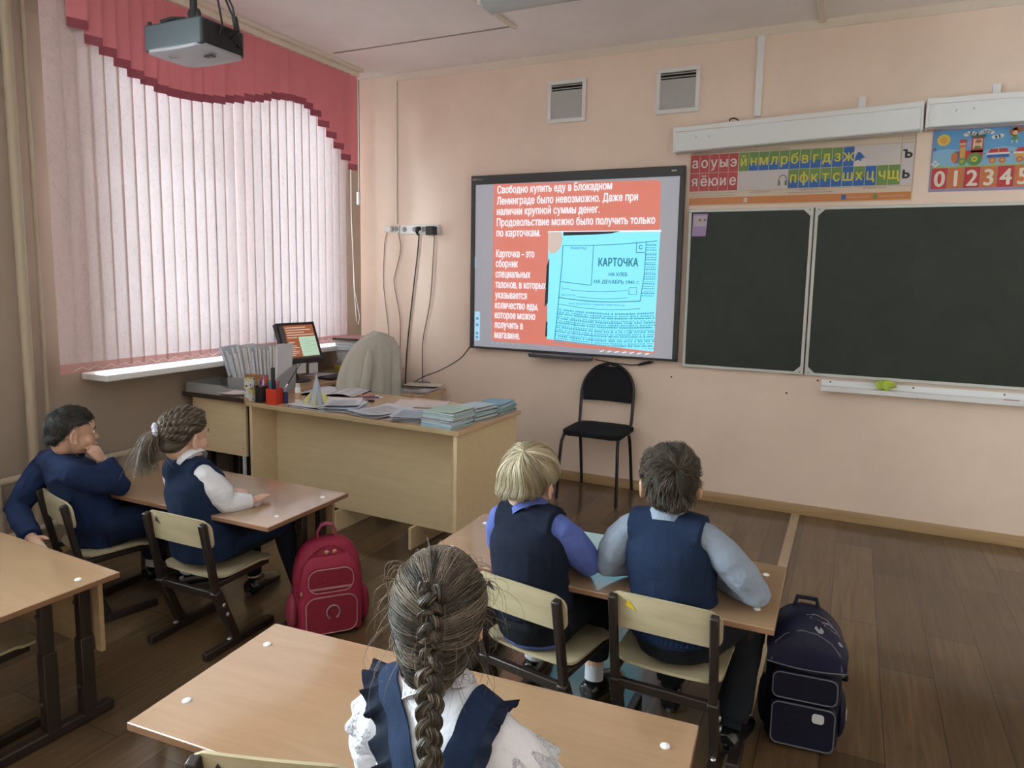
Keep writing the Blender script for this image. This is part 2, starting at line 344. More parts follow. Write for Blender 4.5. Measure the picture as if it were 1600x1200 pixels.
# ------------------------------------------------------------------ vertical blind
def blind():
    t = thing('vertical_blind', 'pink vertical blind with a darker red stepped valance covering the window', 'blind', (XL, 0, 0))
    def fab(name, c, tr, lines=False):
        m = bpy.data.materials.new(name); m.use_nodes = True; n = N(m); n.b.inputs['Roughness'].default_value = .85; n.b.inputs['Specular IOR Level'].default_value = .15
        v = n.coord('Object'); col = None
        if lines:
            w = n.coord('Object', (1, 5.5, 3.2), (math.radians(38), 0, 0)); q = n.noise(w, 3.2, 4, .62, 1.4)
            rr = n.ramp(q, [(.485, c), (.5, tuple(x * .80 for x in c)), (.515, c)])
            n.l(rr, n.b.inputs['Base Color']); col = n.ramp(q, [(.485, tr), (.5, tuple(x * .80 for x in tr)), (.515, tr)])
        else: n.b.inputs['Base Color'].default_value = (*c, 1)
        tb = n.n('BsdfTranslucent'); tb.inputs[0].default_value = (*tr, 1)
        if col is not None: n.l(col, tb.inputs[0])
        ad = n.n('AddShader'); n.l(n.b.outputs[0], ad.inputs[0]); n.l(tb.outputs[0], ad.inputs[1])
        n.l(ad.outputs[0], m.node_tree.nodes['Material Output'].inputs[0]); return m
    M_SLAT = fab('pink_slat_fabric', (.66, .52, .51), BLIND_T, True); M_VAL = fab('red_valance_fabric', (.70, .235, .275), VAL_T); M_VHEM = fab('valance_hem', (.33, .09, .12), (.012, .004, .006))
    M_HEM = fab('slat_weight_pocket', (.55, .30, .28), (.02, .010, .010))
    s = MB(); y = 2.285; k = 0; rng = random.Random(3)
    while y < 4.56:
        x = .14; a = math.radians(6 + rng.uniform(-3, 3)); wd = .090
        if k in (15,): a = math.radians(20)
        dx, dy = math.sin(a) * wd / 2, math.cos(a) * wd / 2
        def pt(u, z): return (x + dx * u + .0012 * (1 - u * u), y + dy * u, z)
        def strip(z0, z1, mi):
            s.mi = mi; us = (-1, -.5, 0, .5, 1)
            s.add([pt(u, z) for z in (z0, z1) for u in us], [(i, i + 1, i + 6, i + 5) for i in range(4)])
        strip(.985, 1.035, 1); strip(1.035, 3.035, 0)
        y += .0785 + rng.uniform(-.003, .003); k += 1
    so = s.build('slats', [M_SLAT, M_HEM], t, fix=False)
    V = [(2.443, 2.728), (2.519, 2.668), (2.597, 2.635), (2.675, 2.597), (2.752, 2.562), (2.833, 2.543), (2.909, 2.52), (2.992, 2.517), (3.072, 2.521), (3.141, 2.527), (3.23, 2.537), (3.313, 2.55), (3.39, 2.571), (3.469, 2.588), (3.56, 2.615), (3.634, 2.631), (3.71, 2.655), (3.788, 2.679), (3.867, 2.692), (3.949, 2.701), (4.046, 2.702), (4.115, 2.684), (4.195, 2.649), (4.281, 2.589), (4.366, 2.525), (4.448, 2.459), (4.533, 2.387), (4.615, 2.325)]
    v = MB(); py = 2.357
    for i, (yy, z) in enumerate(V):
        a = math.radians(15 + rng.uniform(-5, 6)); cy = (py + yy) / 2; wd = (yy - py) + .010
        if i in (7, 8, 10, 12, 16, 20): wd -= .012
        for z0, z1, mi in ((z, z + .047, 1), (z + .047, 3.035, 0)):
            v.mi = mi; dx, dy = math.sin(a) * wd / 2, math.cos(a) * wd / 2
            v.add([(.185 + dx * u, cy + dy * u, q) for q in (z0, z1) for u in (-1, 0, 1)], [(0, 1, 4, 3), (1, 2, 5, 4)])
        py = yy
    v.build('valance', [M_VAL, M_VHEM], t, fix=False)
    h = MB(); h.bb(.12, .205, 2.27, 4.64, 3.038, 3.075); h.bb(.10, .235, 2.25, 4.66, 3.075, ZC - .001)
    h.build('headrail', M_TRIM, t, bevel=.003)
    c = MB(); z = .992; y = 2.30; pts = []
    while y < 4.55: pts += [(.152, y, z + .003), (.16, y + .0408, z - .004 + .028)]; y += .0815
    c.tube(pts, .0018, 5).build('bottom_chain', M_WHITE, t)
    MB().tube([(.19, 4.637, 3.03), (.19, 4.64, 2.6), (.19, 4.637, 2.17)], .003, 6).build('pull_cord', M_WHITE, t)
    MB().lathe([(.006, 2.06), (.016, 2.065), (.016, 2.16), (.006, 2.165)], 12, (.19, 4.637, 0)).build('cord_weight', M_WHITE, t)
    MB().tube([(.165, 4.575, 3.0), (.165, 4.573, 2.0), (.167, 4.60, 1.4), (.17, 4.66, 1.17), (.168, 4.645, 1.11), (.165, 4.625, 1.14), (.165, 4.60, 1.4), (.165, 4.585, 1.8)], .003, 6).build('chain_loop', M_WHITE, t)
BLIND_T = (.0515, .0455, .048); VAL_T = (.040, .0100, .0130)
blind()
# ------------------------------------------------------------------ things on the board wall
def fit_text(body, x0, x1, z, size, y, bold=.02, **kw):
    m = text(body, size, (0, 0, 0), Matrix.Identity(3), None, bold=bold, **kw)
    w = max(v.co.x for v in m.vertices) - min(v.co.x for v in m.vertices); s = (x1 - x0) / w
    m.transform(Matrix.Translation((x0, y, z)) @ WALLR.to_4x4() @ Matrix.Diagonal((s, 1, 1, 1))); return m
def quad(x0, x1, z0, z1, y, th=.0004): return nmesh('q', [(x, yy, z) for yy in (y, y + th) for x, z in ((x0, z0), (x1, z0), (x1, z1), (x0, z1))], [(0, 1, 2, 3), (7, 6, 5, 4), (0, 4, 5, 1), (1, 5, 6, 2), (2, 6, 7, 3), (3, 7, 4, 0)])
def poly(pts, y, th=.0004):
    n = len(pts); return nmesh('p', [(p[0], y, p[1]) for p in pts] + [(p[0], y + th, p[1]) for p in pts], [tuple(range(n)), tuple(range(2 * n - 1, n - 1, -1))] + [(i, i + n, (i + 1) % n + n, (i + 1) % n) for i in range(n)])
def disc(x, z, r, y, rz=None, n=20): return poly([(x + r * math.cos(k * 2 * PI / n), z + (rz or r) * math.sin(k * 2 * PI / n)) for k in range(n)], y)
def linem(pts, w, y):
    vs = []; fs = []
    for (a, b), (c, d) in zip(pts[:-1], pts[1:]):
        L = math.hypot(c - a, d - b) or 1; nx, nz = -(d - b) / L * w / 2, (c - a) / L * w / 2; k = len(vs)
        vs += [(a + nx, y, b + nz), (a - nx, y, b - nz), (c - nx, y, d - nz), (c + nx, y, d + nz)]; fs.append((k, k + 1, k + 2, k + 3))
    return nmesh('l', vs, fs)

def whiteboard():
    t = thing('interactive_whiteboard', 'interactive whiteboard showing a projected red slide with a blue ration card', 'whiteboard', (0, 0, 0))
    x0, x1, z0, z1 = -2.687, -1.066, .957, 2.273; yf = YW - .062
    MB().bb(x0 + .02, x1 - .02, YW - .05, YW - .001, z0 + .02, z1 - .02).build('casing', M_DARKG, t)
    f = MB(); f.bb(x0, x1, yf, YW - .02, z1 - .066, z1); f.bb(x0, x0 + .034, yf, YW - .02, z0, z1 - .066); f.bb(x1 - .032, x1, yf, YW - .02, z0, z1 - .066); f.bb(x0, x1, yf, YW - .02, z0, z0 + .016)
    f.build('frame', mat('board_frame', (.045, .047, .052), .45), t, bevel=.003)
    MB().bb(x0 + .03, x1 - .03, yf + .010, YW - .03, z0 + .012, z1 - .06).build('writing_surface', mat('board_surface', (.54, .56, .62), .45, emit=(.30, .33, .42), es=.28), t)  # faint emission stands in for the projector's grey light on the board
    g = merge('brand_mark', [(fit_text('SMART', x0 + .012, x0 + .055, z1 - .034, .02, yf - .0006), 0), (fit_text('Board', x0 + .058, x0 + .098, z1 - .033, .014, yf - .0006, 0), 0), (quad(x1 - .09, x1 - .055, z1 - .035, z1 - .026, yf - .0006), 0)], [mat('light_print', (.6, .6, .62), .5)], t)
    tr = MB(); tr.prism([(YW - .14, .945), (YW - .145, .955), (YW - .138, .957), (YW - .13, .944), (YW - .07, .944), (YW - .06, .955), (YW - .05, .955), (YW - .05, .925), (YW - .12, .925)], -2.15, -1.67, 'x')
    tr.build('pen_tray', mat('tray_grey', (.16, .16, .19), .4), t, bevel=.003)
    # the projected slide
    def glow(n, c, s=1.0): return mat(n, (.25, .25, .25), .5, emit=c, es=s)
    RED, CARD, WHT, INK, FNG, BRN, TOOL = (glow('slide_red', (.60, .105, .055)), glow('slide_card', (.14, .72, .95), 1.08), glow('slide_white', (.80, .86, .92)), mat('slide_ink', (.05, .10, .12), .6, emit=(.02, .20, .27), es=1), glow('slide_finger', (.55, .42, .36)), mat('slide_shadow', (.06, .06, .07), .6), glow('slide_tools', (.30, .60, .78)))
    y = yf + .0085; S = []
    S += [(poly([(-2.497, 1.022), (-1.225, 1.003), (-1.222, 1.85), (-1.228, 2.172), (-1.26, 2.185), (-2.497, 2.206)], y), 0)]
    S += [(quad(-2.047, -1.212, 1.838, 1.852, y - .0004), 2)]
    S += [(poly([(-2.035, 1.062), (-1.229, 1.016), (-1.218, 1.84), (-2.043, 1.846)], y - .0005), 1)]
    S += [(poly([(-1.925, 1.846), (-1.50, 1.846), (-1.56, 1.832), (-1.70, 1.824), (-1.925, 1.82)], y - .0008), 5)]
    S += [(poly([(-2.043, 1.846), (-1.945, 1.846), (-1.928, 1.80), (-1.945, 1.73), (-1.985, 1.69), (-2.02, 1.69), (-2.043, 1.72)], y - .0009), 4)]
    S += [(poly([(-2.06, 1.30), (-2.035, 1.33), (-2.03, 1.66), (-2.05, 1.60)], y - .0009), 5), (poly([(-2.05, 1.08), (-2.034, 1.08), (-2.034, 1.19), (-2.046, 1.19)], y - .0009), 5)]
    sl = merge('projected_slide', S, [RED, CARD, WHT, INK, FNG, BRN, TOOL], t)
    Tx = []
    rows = [('Свободно купить еду в Блокадном', -2.468, -1.571, 2.136), ('Ленинграде было невозможно. Даже при', -2.470, -1.382, 2.054), ('наличии крупной суммы денег.', -2.470, -1.657, 1.977), ('Продовольствие можно было получить только', -2.470, -1.258, 1.895), ('по карточкам.', -2.471, -2.107, 1.817)]
    rows += [('Карточка – это', -2.472, -2.153, 1.662), ('сборник', -2.472, -2.285, 1.588), ('специальных', -2.473, -2.181, 1.510), ('талонов, в которых', -2.473, -2.052, 1.431), ('указывается', -2.473, -2.206, 1.351), ('количество еды,', -2.474, -2.113, 1.274), ('которое можно', -2.475, -2.135, 1.199), ('получить в', -2.475, -2.236, 1.124), ('магазине.', -2.476, -2.258, 1.046)]
    for b, a, c, z in rows: Tx.append((fit_text(b, a, c, z, .078, y - .0012, .030), 0))
    merge('slide_text', Tx, [WHT], t)
    C = []; yy = y - .0012
    def cl(p, w=.005): C.append((linem(p, w, yy), 0))
    bow = lambda a, b, za, zb, dip: [(a + (b - a) * i / 8, za + (zb - za) * i / 8 - dip * math.sin(PI * i / 8)) for i in range(9)]
    cl(bow(-1.925, -1.235, 1.748, 1.778, .010)); cl([(-1.925, 1.748), (-1.93, 1.60), (-1.94, 1.484), (-1.96, 1.20), (-1.975, 1.062)], .006)
    cl([(-1.692, 1.747), (-1.70, 1.468)]); cl([(-1.94, 1.488), (-1.70, 1.466)]); cl([(-1.312, 1.772), (-1.316, 1.55), (-1.34, 1.36)]); cl([(-1.378, 1.77), (-1.38, 1.70), (-1.32, 1.70)])
    cl(bow(-1.95, -1.335, 1.372, 1.365, .018), .006); cl(bow(-1.955, -1.335, 1.325, 1.312, .022), .004)
    cl(bow(-1.865, -1.43, 1.430, 1.437, .012), .0035); cl(bow(-1.81, -1.43, 1.383, 1.385, .012), .0035); cl([(-1.42, 1.455), (-1.365, 1.457), (-1.367, 1.41), (-1.422, 1.408), (-1.42, 1.455)], .0035)
    for z in (1.715, 1.65, 1.585, 1.52, 1.455): cl([(-1.312, z - .022), (-1.238, z - .018)], .003)
    F = lambda b, a, c, z, s, bo=.02: C.append((fit_text(b, a, c, z, s, yy, bo), 0))
    F('КАРТОЧКА', -1.655, -1.363, 1.604, .078, .05); F('НА ХЛЕБ', -1.574, -1.438, 1.535, .034, .04); F('НА ДЕКАБРЬ 1941 г.', -1.682, -1.348, 1.482, .034, .035); F('С', -1.362, -1.336, 1.722, .04, .05)
    F('ЛЕНИНГРАД', -1.87, -1.745, 1.722, .022); F('Фамилия', -1.925, -1.87, 1.432, .022, 0); F('Имя, отчество', -1.93, -1.82, 1.386, .022, 0); F('без подписи недействительна', -1.87, -1.45, 1.325, .02, 0)
    rg = random.Random(5)
    for r in range(16):                                     # coupon rows of the card
        zb = 1.278 - r * .0162; x = -1.957 - r * .0015; blk = r % 4
        while x < -1.238:
            wv = rg.uniform(.006, .014); dz = -.018 * math.sin(PI * (x + 1.95) / .7); hgt = (.0125, .0085, .0105, .006)[blk]
            if zb + dz > 1.03: C.append((quad(x, x + wv, zb + dz, zb + dz + hgt, yy), 1))
            x += wv + rg.choice((.004, .004, .005, .005, .016))
        if blk == 3: cl(bow(-1.955 - r * .0015, -1.24, zb + .034 - .008, zb + .03 - .010, .016), .0022)
    for x in (-1.815, -1.675, -1.535, -1.395): cl([(x, 1.275), (x - .012, 1.05)], .0022)
    for r in range(22):
        zb = 1.745 - r * .0165; x = -1.306 - r * .0012
        if r % 4 == 3: continue
        while x < -1.240 - r * .0003: wv = rg.uniform(.006, .013); C.append((quad(x, x + wv, zb, zb + (.011, .007, .009)[r % 4], yy), 1)); x += wv + .004
    merge('card_print', C, [INK, mat('slide_ink_pale', (.08, .14, .16), .6, emit=(.05, .34, .45), es=1)], t)
    U = [(quad(-2.648, -2.604, 1.02, 1.243, y), 0), (quad(-2.665, -2.645, 1.58, 1.665, y), 0)] + [(disc(-2.626, z, .011, y - .0006), 1) for z in (1.19, 1.14, 1.075, 1.043)]
    U += [(linem([(-2.50 + k * .045, 1.002), (-2.485 + k * .045, 1.010)], .006, y - .0005), 0) for k in range(6)] + [(linem([(-1.62 + k * .055, .993), (-1.59 + k * .055, 1.004)], .008, y - .0008), 2) for k in range(7)]
    merge('slide_toolbar', U, [TOOL, mat('tool_dot', (.1, .25, .4), .5, emit=(.05, .2, .35), es=.7), WHT], t)
whiteboard()
t = thing('board_cable', 'black cable with a plug hanging below the right end of the whiteboard tray', 'cable', (0, 0, 0))
MB().tube([(-1.662, YW - .03, .930), (-1.60, YW - .025, .922), (-1.52, YW - .02, .912), (-1.40, YW - .02, .908), (-1.33, YW - .022, .916), (-1.305, YW - .024, .925)], .004, 7).build('cord', M_BLACK, t)
MB().tube([(-1.345, YW - .022, .912), (-1.30, YW - .024, .927), (-1.26, YW - .024, .937), (-1.235, YW - .024, .940)], [.007, .011, .010, .004], 8).build('plug', M_BLACK, t)

# chalkboard
def chalkboard():
    t = thing('chalkboard', 'dark green hinged chalkboard with white metal frame', 'chalkboard', (0, 0, 0))
    G = mat('chalkboard_green', (.017, .026, .020), .5, spec=.45); n = N(G); v = n.coord('Object'); q = n.noise(v, 3, 5, .65, .5)
    n.l(n.ramp(q, [(.3, (.014, .022, .017)), (.75, (.024, .036, .029))]), n.b.inputs['Base Color'])
    BF = mat('board_white_frame', (.62, .64, .62), .4)
    y1, y0 = YW - .010, YW - .032
    for nm, x0, x1 in (('left_leaf', -1.034, -.262), ('centre_panel', -.254, 1.272), ('right_leaf', 1.28, 2.05)):
        z0, z1 = .925, 1.985
        p = MB().bb(x0 + .008, x1 - .008, y0 + .006, y1, z0 + .008, z1 - .008).build(nm, G, t)
        f = MB(); wd = .019
        f.bb(x0, x1, y0, y1, z1 - wd, z1); f.bb(x0, x1, y0, y1, z0, z0 + wd); f.bb(x0, x0 + wd, y0, y1, z0 + wd, z1 - wd); f.bb(x1 - wd, x1, y0, y1, z0 + wd, z1 - wd)
        f.build('frame', BF, p, bevel=.003)
        cb = MB()
        for cx, sx in ((x0, 1), (x1, -1)):
            if nm == 'left_leaf' and sx == 1: continue
            for cz, sz in ((z0, 1), (z1, -1)): cb.prism([(cx + sx * .003, cz + sz * .003), (cx + sx * .062, cz + sz * .003), (cx + sx * .062, cz + sz * .014), (cx + sx * .02, cz + sz * .055), (cx + sx * .003, cz + sz * .055)], y0 - .004, y0, 'y')
        cb.build('corner_bracket', BF, p)
        sc = MB()
        for cx, sx in ((x0, 1), (x1, -1)):
            if nm == 'left_leaf' and sx == 1: continue
            for cz, sz in ((z0, 1), (z1, -1)): sc.ell((cx + sx * .022, y0 - .004, cz + sz * .018), (.004, .002, .004), nu=8, nv=6)
        sc.build('corner_screw', M_DARKG, p)
    MB().bb(-.261, -.255, y0 + .006, y1, .93, 1.98).build('hinge', M_DARKG, t)
    k = MB(); k.prism([(YW - .001, .905), (YW - .012, .905), (YW - .016, .868), (YW - .085, .858), (YW - .092, .872), (YW - .098, .870), (YW - .094, .842), (YW - .02, .842), (YW - .001, .85)], -.150, 1.25, 'x')
    ko = k.build('chalk_tray', M_WHITEM, t, bevel=.002)
    for x in (-.10, .36, .82): MB().ell((x, YW - .013, .892), (.005, .004, .005), nu=8, nv=6).build('tray_screw', M_DARKG, t)
    return t
chalkboard()
def rag():
    b = MB(); rg = random.Random(2)
    def f(u, v):
        a = u * 2 * PI; r = (.2 + .8 * math.sin(PI * min(v, 1) * .5 + .2)) * (1 + .18 * math.sin(a * 3 + 1) + .12 * math.sin(a * 5 + v * 6))
        return (.205 + .066 * r * math.cos(a) * math.sin(PI * v + .05), YW - .055 + .034 * r * math.sin(a) * math.sin(PI * v + .05), .879 + .048 * v + .012 * math.sin(a * 4 + v * 9) - (.022 * max(0, -math.sin(a)) if v < .5 else 0))
    b.sheet(f, 36, 10)
    o = b.build('cleaning_rag', cloth('lime_cloth', (.48, .62, .10), .95, .5, 40), sub=1)
    tag(o, 'crumpled lime green cleaning rag lying on the chalk tray', 'cloth')
rag()
c = MB().tube([(.81, YW - .06, .8655), (.885, YW - .06, .8655)], .006, 10).build('chalk_stick', mat('red_chalk', (.42, .16, .14), .9)); tag(c, 'reddish chalk stick lying on the chalk tray', 'chalk')
def cal():
    t = thing('pocket_calendar', 'small purple calendar card stuck in the corner of the chalkboard', 'card', (0, 0, 0))
    y = YW - .034
    MB().add([(x, yy, z) for yy in (y, y + .0008) for x, z in ((-1.008, 1.808), (-.917, 1.808), (-.907, 1.955), (-1.005, 1.957))], [(0, 1, 2, 3), (7, 6, 5, 4), (0, 4, 5, 1), (1, 5, 6, 2), (2, 6, 7, 3), (3, 7, 4, 0)]).build('card', mat('lilac_card', (.36, .25, .48), .5), t)
    P = [(quad(-1.0, -.915, 1.872, 1.945, y - .0008), 0)] + [(disc(-.975 + .016 * k, 1.905 + .01 * (k % 2), .008, y - .0014, n=8), 1 + k % 2) for k in range(4)] + [(linem([(-1.0, 1.86 - .012 * k), (-.92, 1.86 - .012 * k)], .0025, y - .0008), 3) for k in range(4)]
    merge('print', P, [mat('card_mauve', (.50, .46, .56), .5), mat('card_gold', (.62, .5, .2), .5), mat('card_brown', (.2, .13, .12), .5), mat('card_pale', (.48, .38, .6), .5)], t)
cal()
for i, (x, z) in enumerate([(-1.11, .842), (-.355, .796), (-.173, .893), (.385, .832)]):
    MB().lathe([(.006, 0), (.006, .0012)], 10).build('screw_hole', M_VOID, bpy.data.objects['wall_front']).matrix_local = Matrix.Translation((x, YW - .0002, z)) @ Matrix.Rotation(PI / 2, 4, 'X')

# board lamps: long white boxes, the first slightly tilted
LH = mat('lamp_housing', (.82, .87, .90), .4)
def board_lamp(x0, z0, x1, z1, label):
    L = math.hypot(x1 - x0, z1 - z0); t = thing('board_lamp', label, 'lamp', (x0, YW, z0)); t.rotation_euler = (0, -math.atan2(z1 - z0, x1 - x0), 0)
    b = MB(); b.prism([(-.012, .150), (-.085, .150), (-.112, .132), (-.112, .006), (-.106, 0), (-.03, 0), (-.012, .05)], 0, L, 'x'); b.build('housing', LH, t, bevel=.003)
    MB().bb(.0, L, -.120, -.03, .125, .158).build('top_rail', M_WHITEM, t, bevel=.004)
    for s in (-.006, L - .008): MB().bb(s, s + .014, -.119, -.012, -.003, .160).build('end_cap', M_WHITEM, t, bevel=.003)
    for x in (.14, .225): MB().ell((x, -.112, .085), (.007, .003, .007), nu=8, nv=6).build('screw', M_CHROME, t)
    return t
board_lamp(-1.133, 2.352, .284, 2.398, 'white board lamp above the letter poster, slightly tilted')
board_lamp(.305, 2.408, 1.73, 2.41, 'white board lamp above the number poster with the train')
for x, z, l in ((-.035, 2.545, 'short white cable stub on the wall above the tilted board lamp'), (.640, 2.555, 'short white cable stub on the wall above the lamp over the train poster')):
    tag(MB().bb(x - .02, x + .02, YW - .02, YW - .0005, z, z + .085).build('cable_stub', M_WHITEM, bevel=.002), l, 'cable stub')
tag(MB().tube([(-.80, YW - .03, 2.535), (-.80, YW - .035, 2.552), (-.775, YW - .045, 2.556), (-.755, YW - .05, 2.548), (-.74, YW - .05, 2.535)], .005, 7).build('lamp_hook', M_DARKG), 'small dark hook on top of the tilted board lamp', 'hook')

# ventilation grilles
def grille(x0, x1, z0, z1, label):
    t = thing('ventilation_grille', label, 'ventilation grille', (x0, YW, z0), 0, 'ventilation grilles high on the board wall'); w, h = x1 - x0, z1 - z0; fw = .028
    f = MB(); f.bb(0, w, -.02, -.0005, 0, fw); f.bb(0, w, -.02, -.0005, h - fw, h); f.bb(0, fw, -.02, -.0005, fw, h - fw); f.bb(w - fw, w, -.02, -.0005, fw, h - fw); f.build('frame', M_WHITE, t, bevel=.003)
    MB().bb(fw, w - fw, -.003, -.0006, fw, h - fw).build('duct', M_VOID, t)
    s = MB(); n = 11
    for k in range(n):
        z = fw + (h - 2 * fw) * (k + .5) / n; op = k >= n - 2
        s.add([(x, yy, z + dz) for x in (fw, w - fw) for yy, dz in ((-.015, -.013 if not op else -.004), (-.004, .012 if not op else .006))], [(0, 1, 3, 2)])
    s.build('louvres', M_GRILLE, t, fix=False)
grille(-2.090, -1.797, 2.624, 2.918, 'white ventilation grille high on the wall above the whiteboard\'s middle')
grille(-1.296, -1.004, 2.624, 2.918, 'white ventilation grille beside the white cable channel above the board lamp')

# sockets, plugs and cords
def socket(x0, x1, z0, z1, n, label):
    t = thing('wall_socket', label, 'socket', (x0, YW, z0)); w = (x1 - x0) / n; h = z1 - z0
    MB().bb(0, x1 - x0, -.018, -.0005, 0, h).build('cover_plate', M_WHITE, t, bevel=.004)
    for k in range(n):
        MB(Matrix.Translation((w * (k + .5), -.0185, h / 2)) @ Matrix.Rotation(PI / 2, 4, 'X')).lathe([(.021, 0), (.019, .001)], 20).build('outlet', M_GREY, t)
    return t
socket(-3.372, -2.998, 1.846, 1.918, 4, 'white block of four wall sockets beside the whiteboard')
socket(-3.478, -3.380, 1.856, 1.918, 2, 'small white double wall socket under the thin cable channel')
def cord(name, label, pts, r, m, y=YW - .012, plug=None):
    t = thing(name, label, 'cable', (0, 0, 0))
    P = [Vector((p[0], y, p[1])) for p in pts]; Q = []
    for i in range(len(P) - 1):                              # Catmull-Rom
        a, b, c, d = P[max(i - 1, 0)], P[i], P[i + 1], P[min(i + 2, len(P) - 1)]
        for k in range(6):
            u = k / 6; Q.append(.5 * ((2 * b) + (c - a) * u + (2 * a - 5 * b + 4 * c - d) * u * u + (3 * b - a - 3 * c + d) * u ** 3))
    Q.append(P[-1]); MB().tube(Q, r, 6).build('cord', m, t)
    if plug: plug(t)
    return t
M_CORDG = mat('grey_cord', (.22, .18, .15), .5)
cord('power_cord', 'thin grey cord with a white plug hanging from the double socket', [(-3.500, 1.876), (-3.528, 1.773), (-3.535, 1.668), (-3.543, 1.456), (-3.512, 1.191), (-3.494, 1.03), (-3.48, .60), (-3.45, .08)], .003, M_CORDG,
     plug=lambda t: MB().bb(-3.505, -3.440, YW - .055, YW - .0195, 1.862, 1.912).build('plug', M_WHITE, t, bevel=.008, seg=3))
cord('power_cord', 'thin wavy grey cord hanging between the two wall sockets', [(-3.395, 1.862), (-3.370, 1.721), (-3.427, 1.511), (-3.434, 1.432), (-3.377, 1.143), (-3.378, .822), (-3.36, .3), (-3.35, .05)], .003, M_CORDG)
cord('power_cord', 'thick black cord with a round black plug hanging from the socket block', [(-3.189, 1.86), (-3.208, 1.669), (-3.251, 1.358), (-3.314, .826), (-3.33, .3), (-3.33, .05)], .005, M_BLACK,
     plug=lambda t: MB().tube([(-3.186, YW - .0195, 1.889), (-3.186, YW - .045, 1.886), (-3.188, YW - .05, 1.862), (-3.190, YW - .03, 1.835)], [.019, .019, .015, .006], 12).build('plug', M_BLACK, t))
cord('power_cord', 'brown cord with a square black adapter hanging from the socket block', [(-3.046, 1.835), (-3.055, 1.67), (-3.084, 1.311), (-3.151, .995), (-3.157, .783), (-3.15, .3), (-3.16, .05)], .004, mat('brown_cord', (.20, .14, .11), .5),
     plug=lambda t: MB().bb(-3.086, -3.015, YW - .085, YW - .0195, 1.832, 1.902).build('adapter', M_BLACK, t, bevel=.007, seg=3))
cord('board_lead', 'black lead running from the whiteboard corner down behind the desk', [(-2.700, .962), (-2.713, .950), (-2.794, .861), (-2.973, .755), (-3.157, .677), (-3.263, .599), (-3.30, .50)], .004, M_BLACK, y=YW - .024)

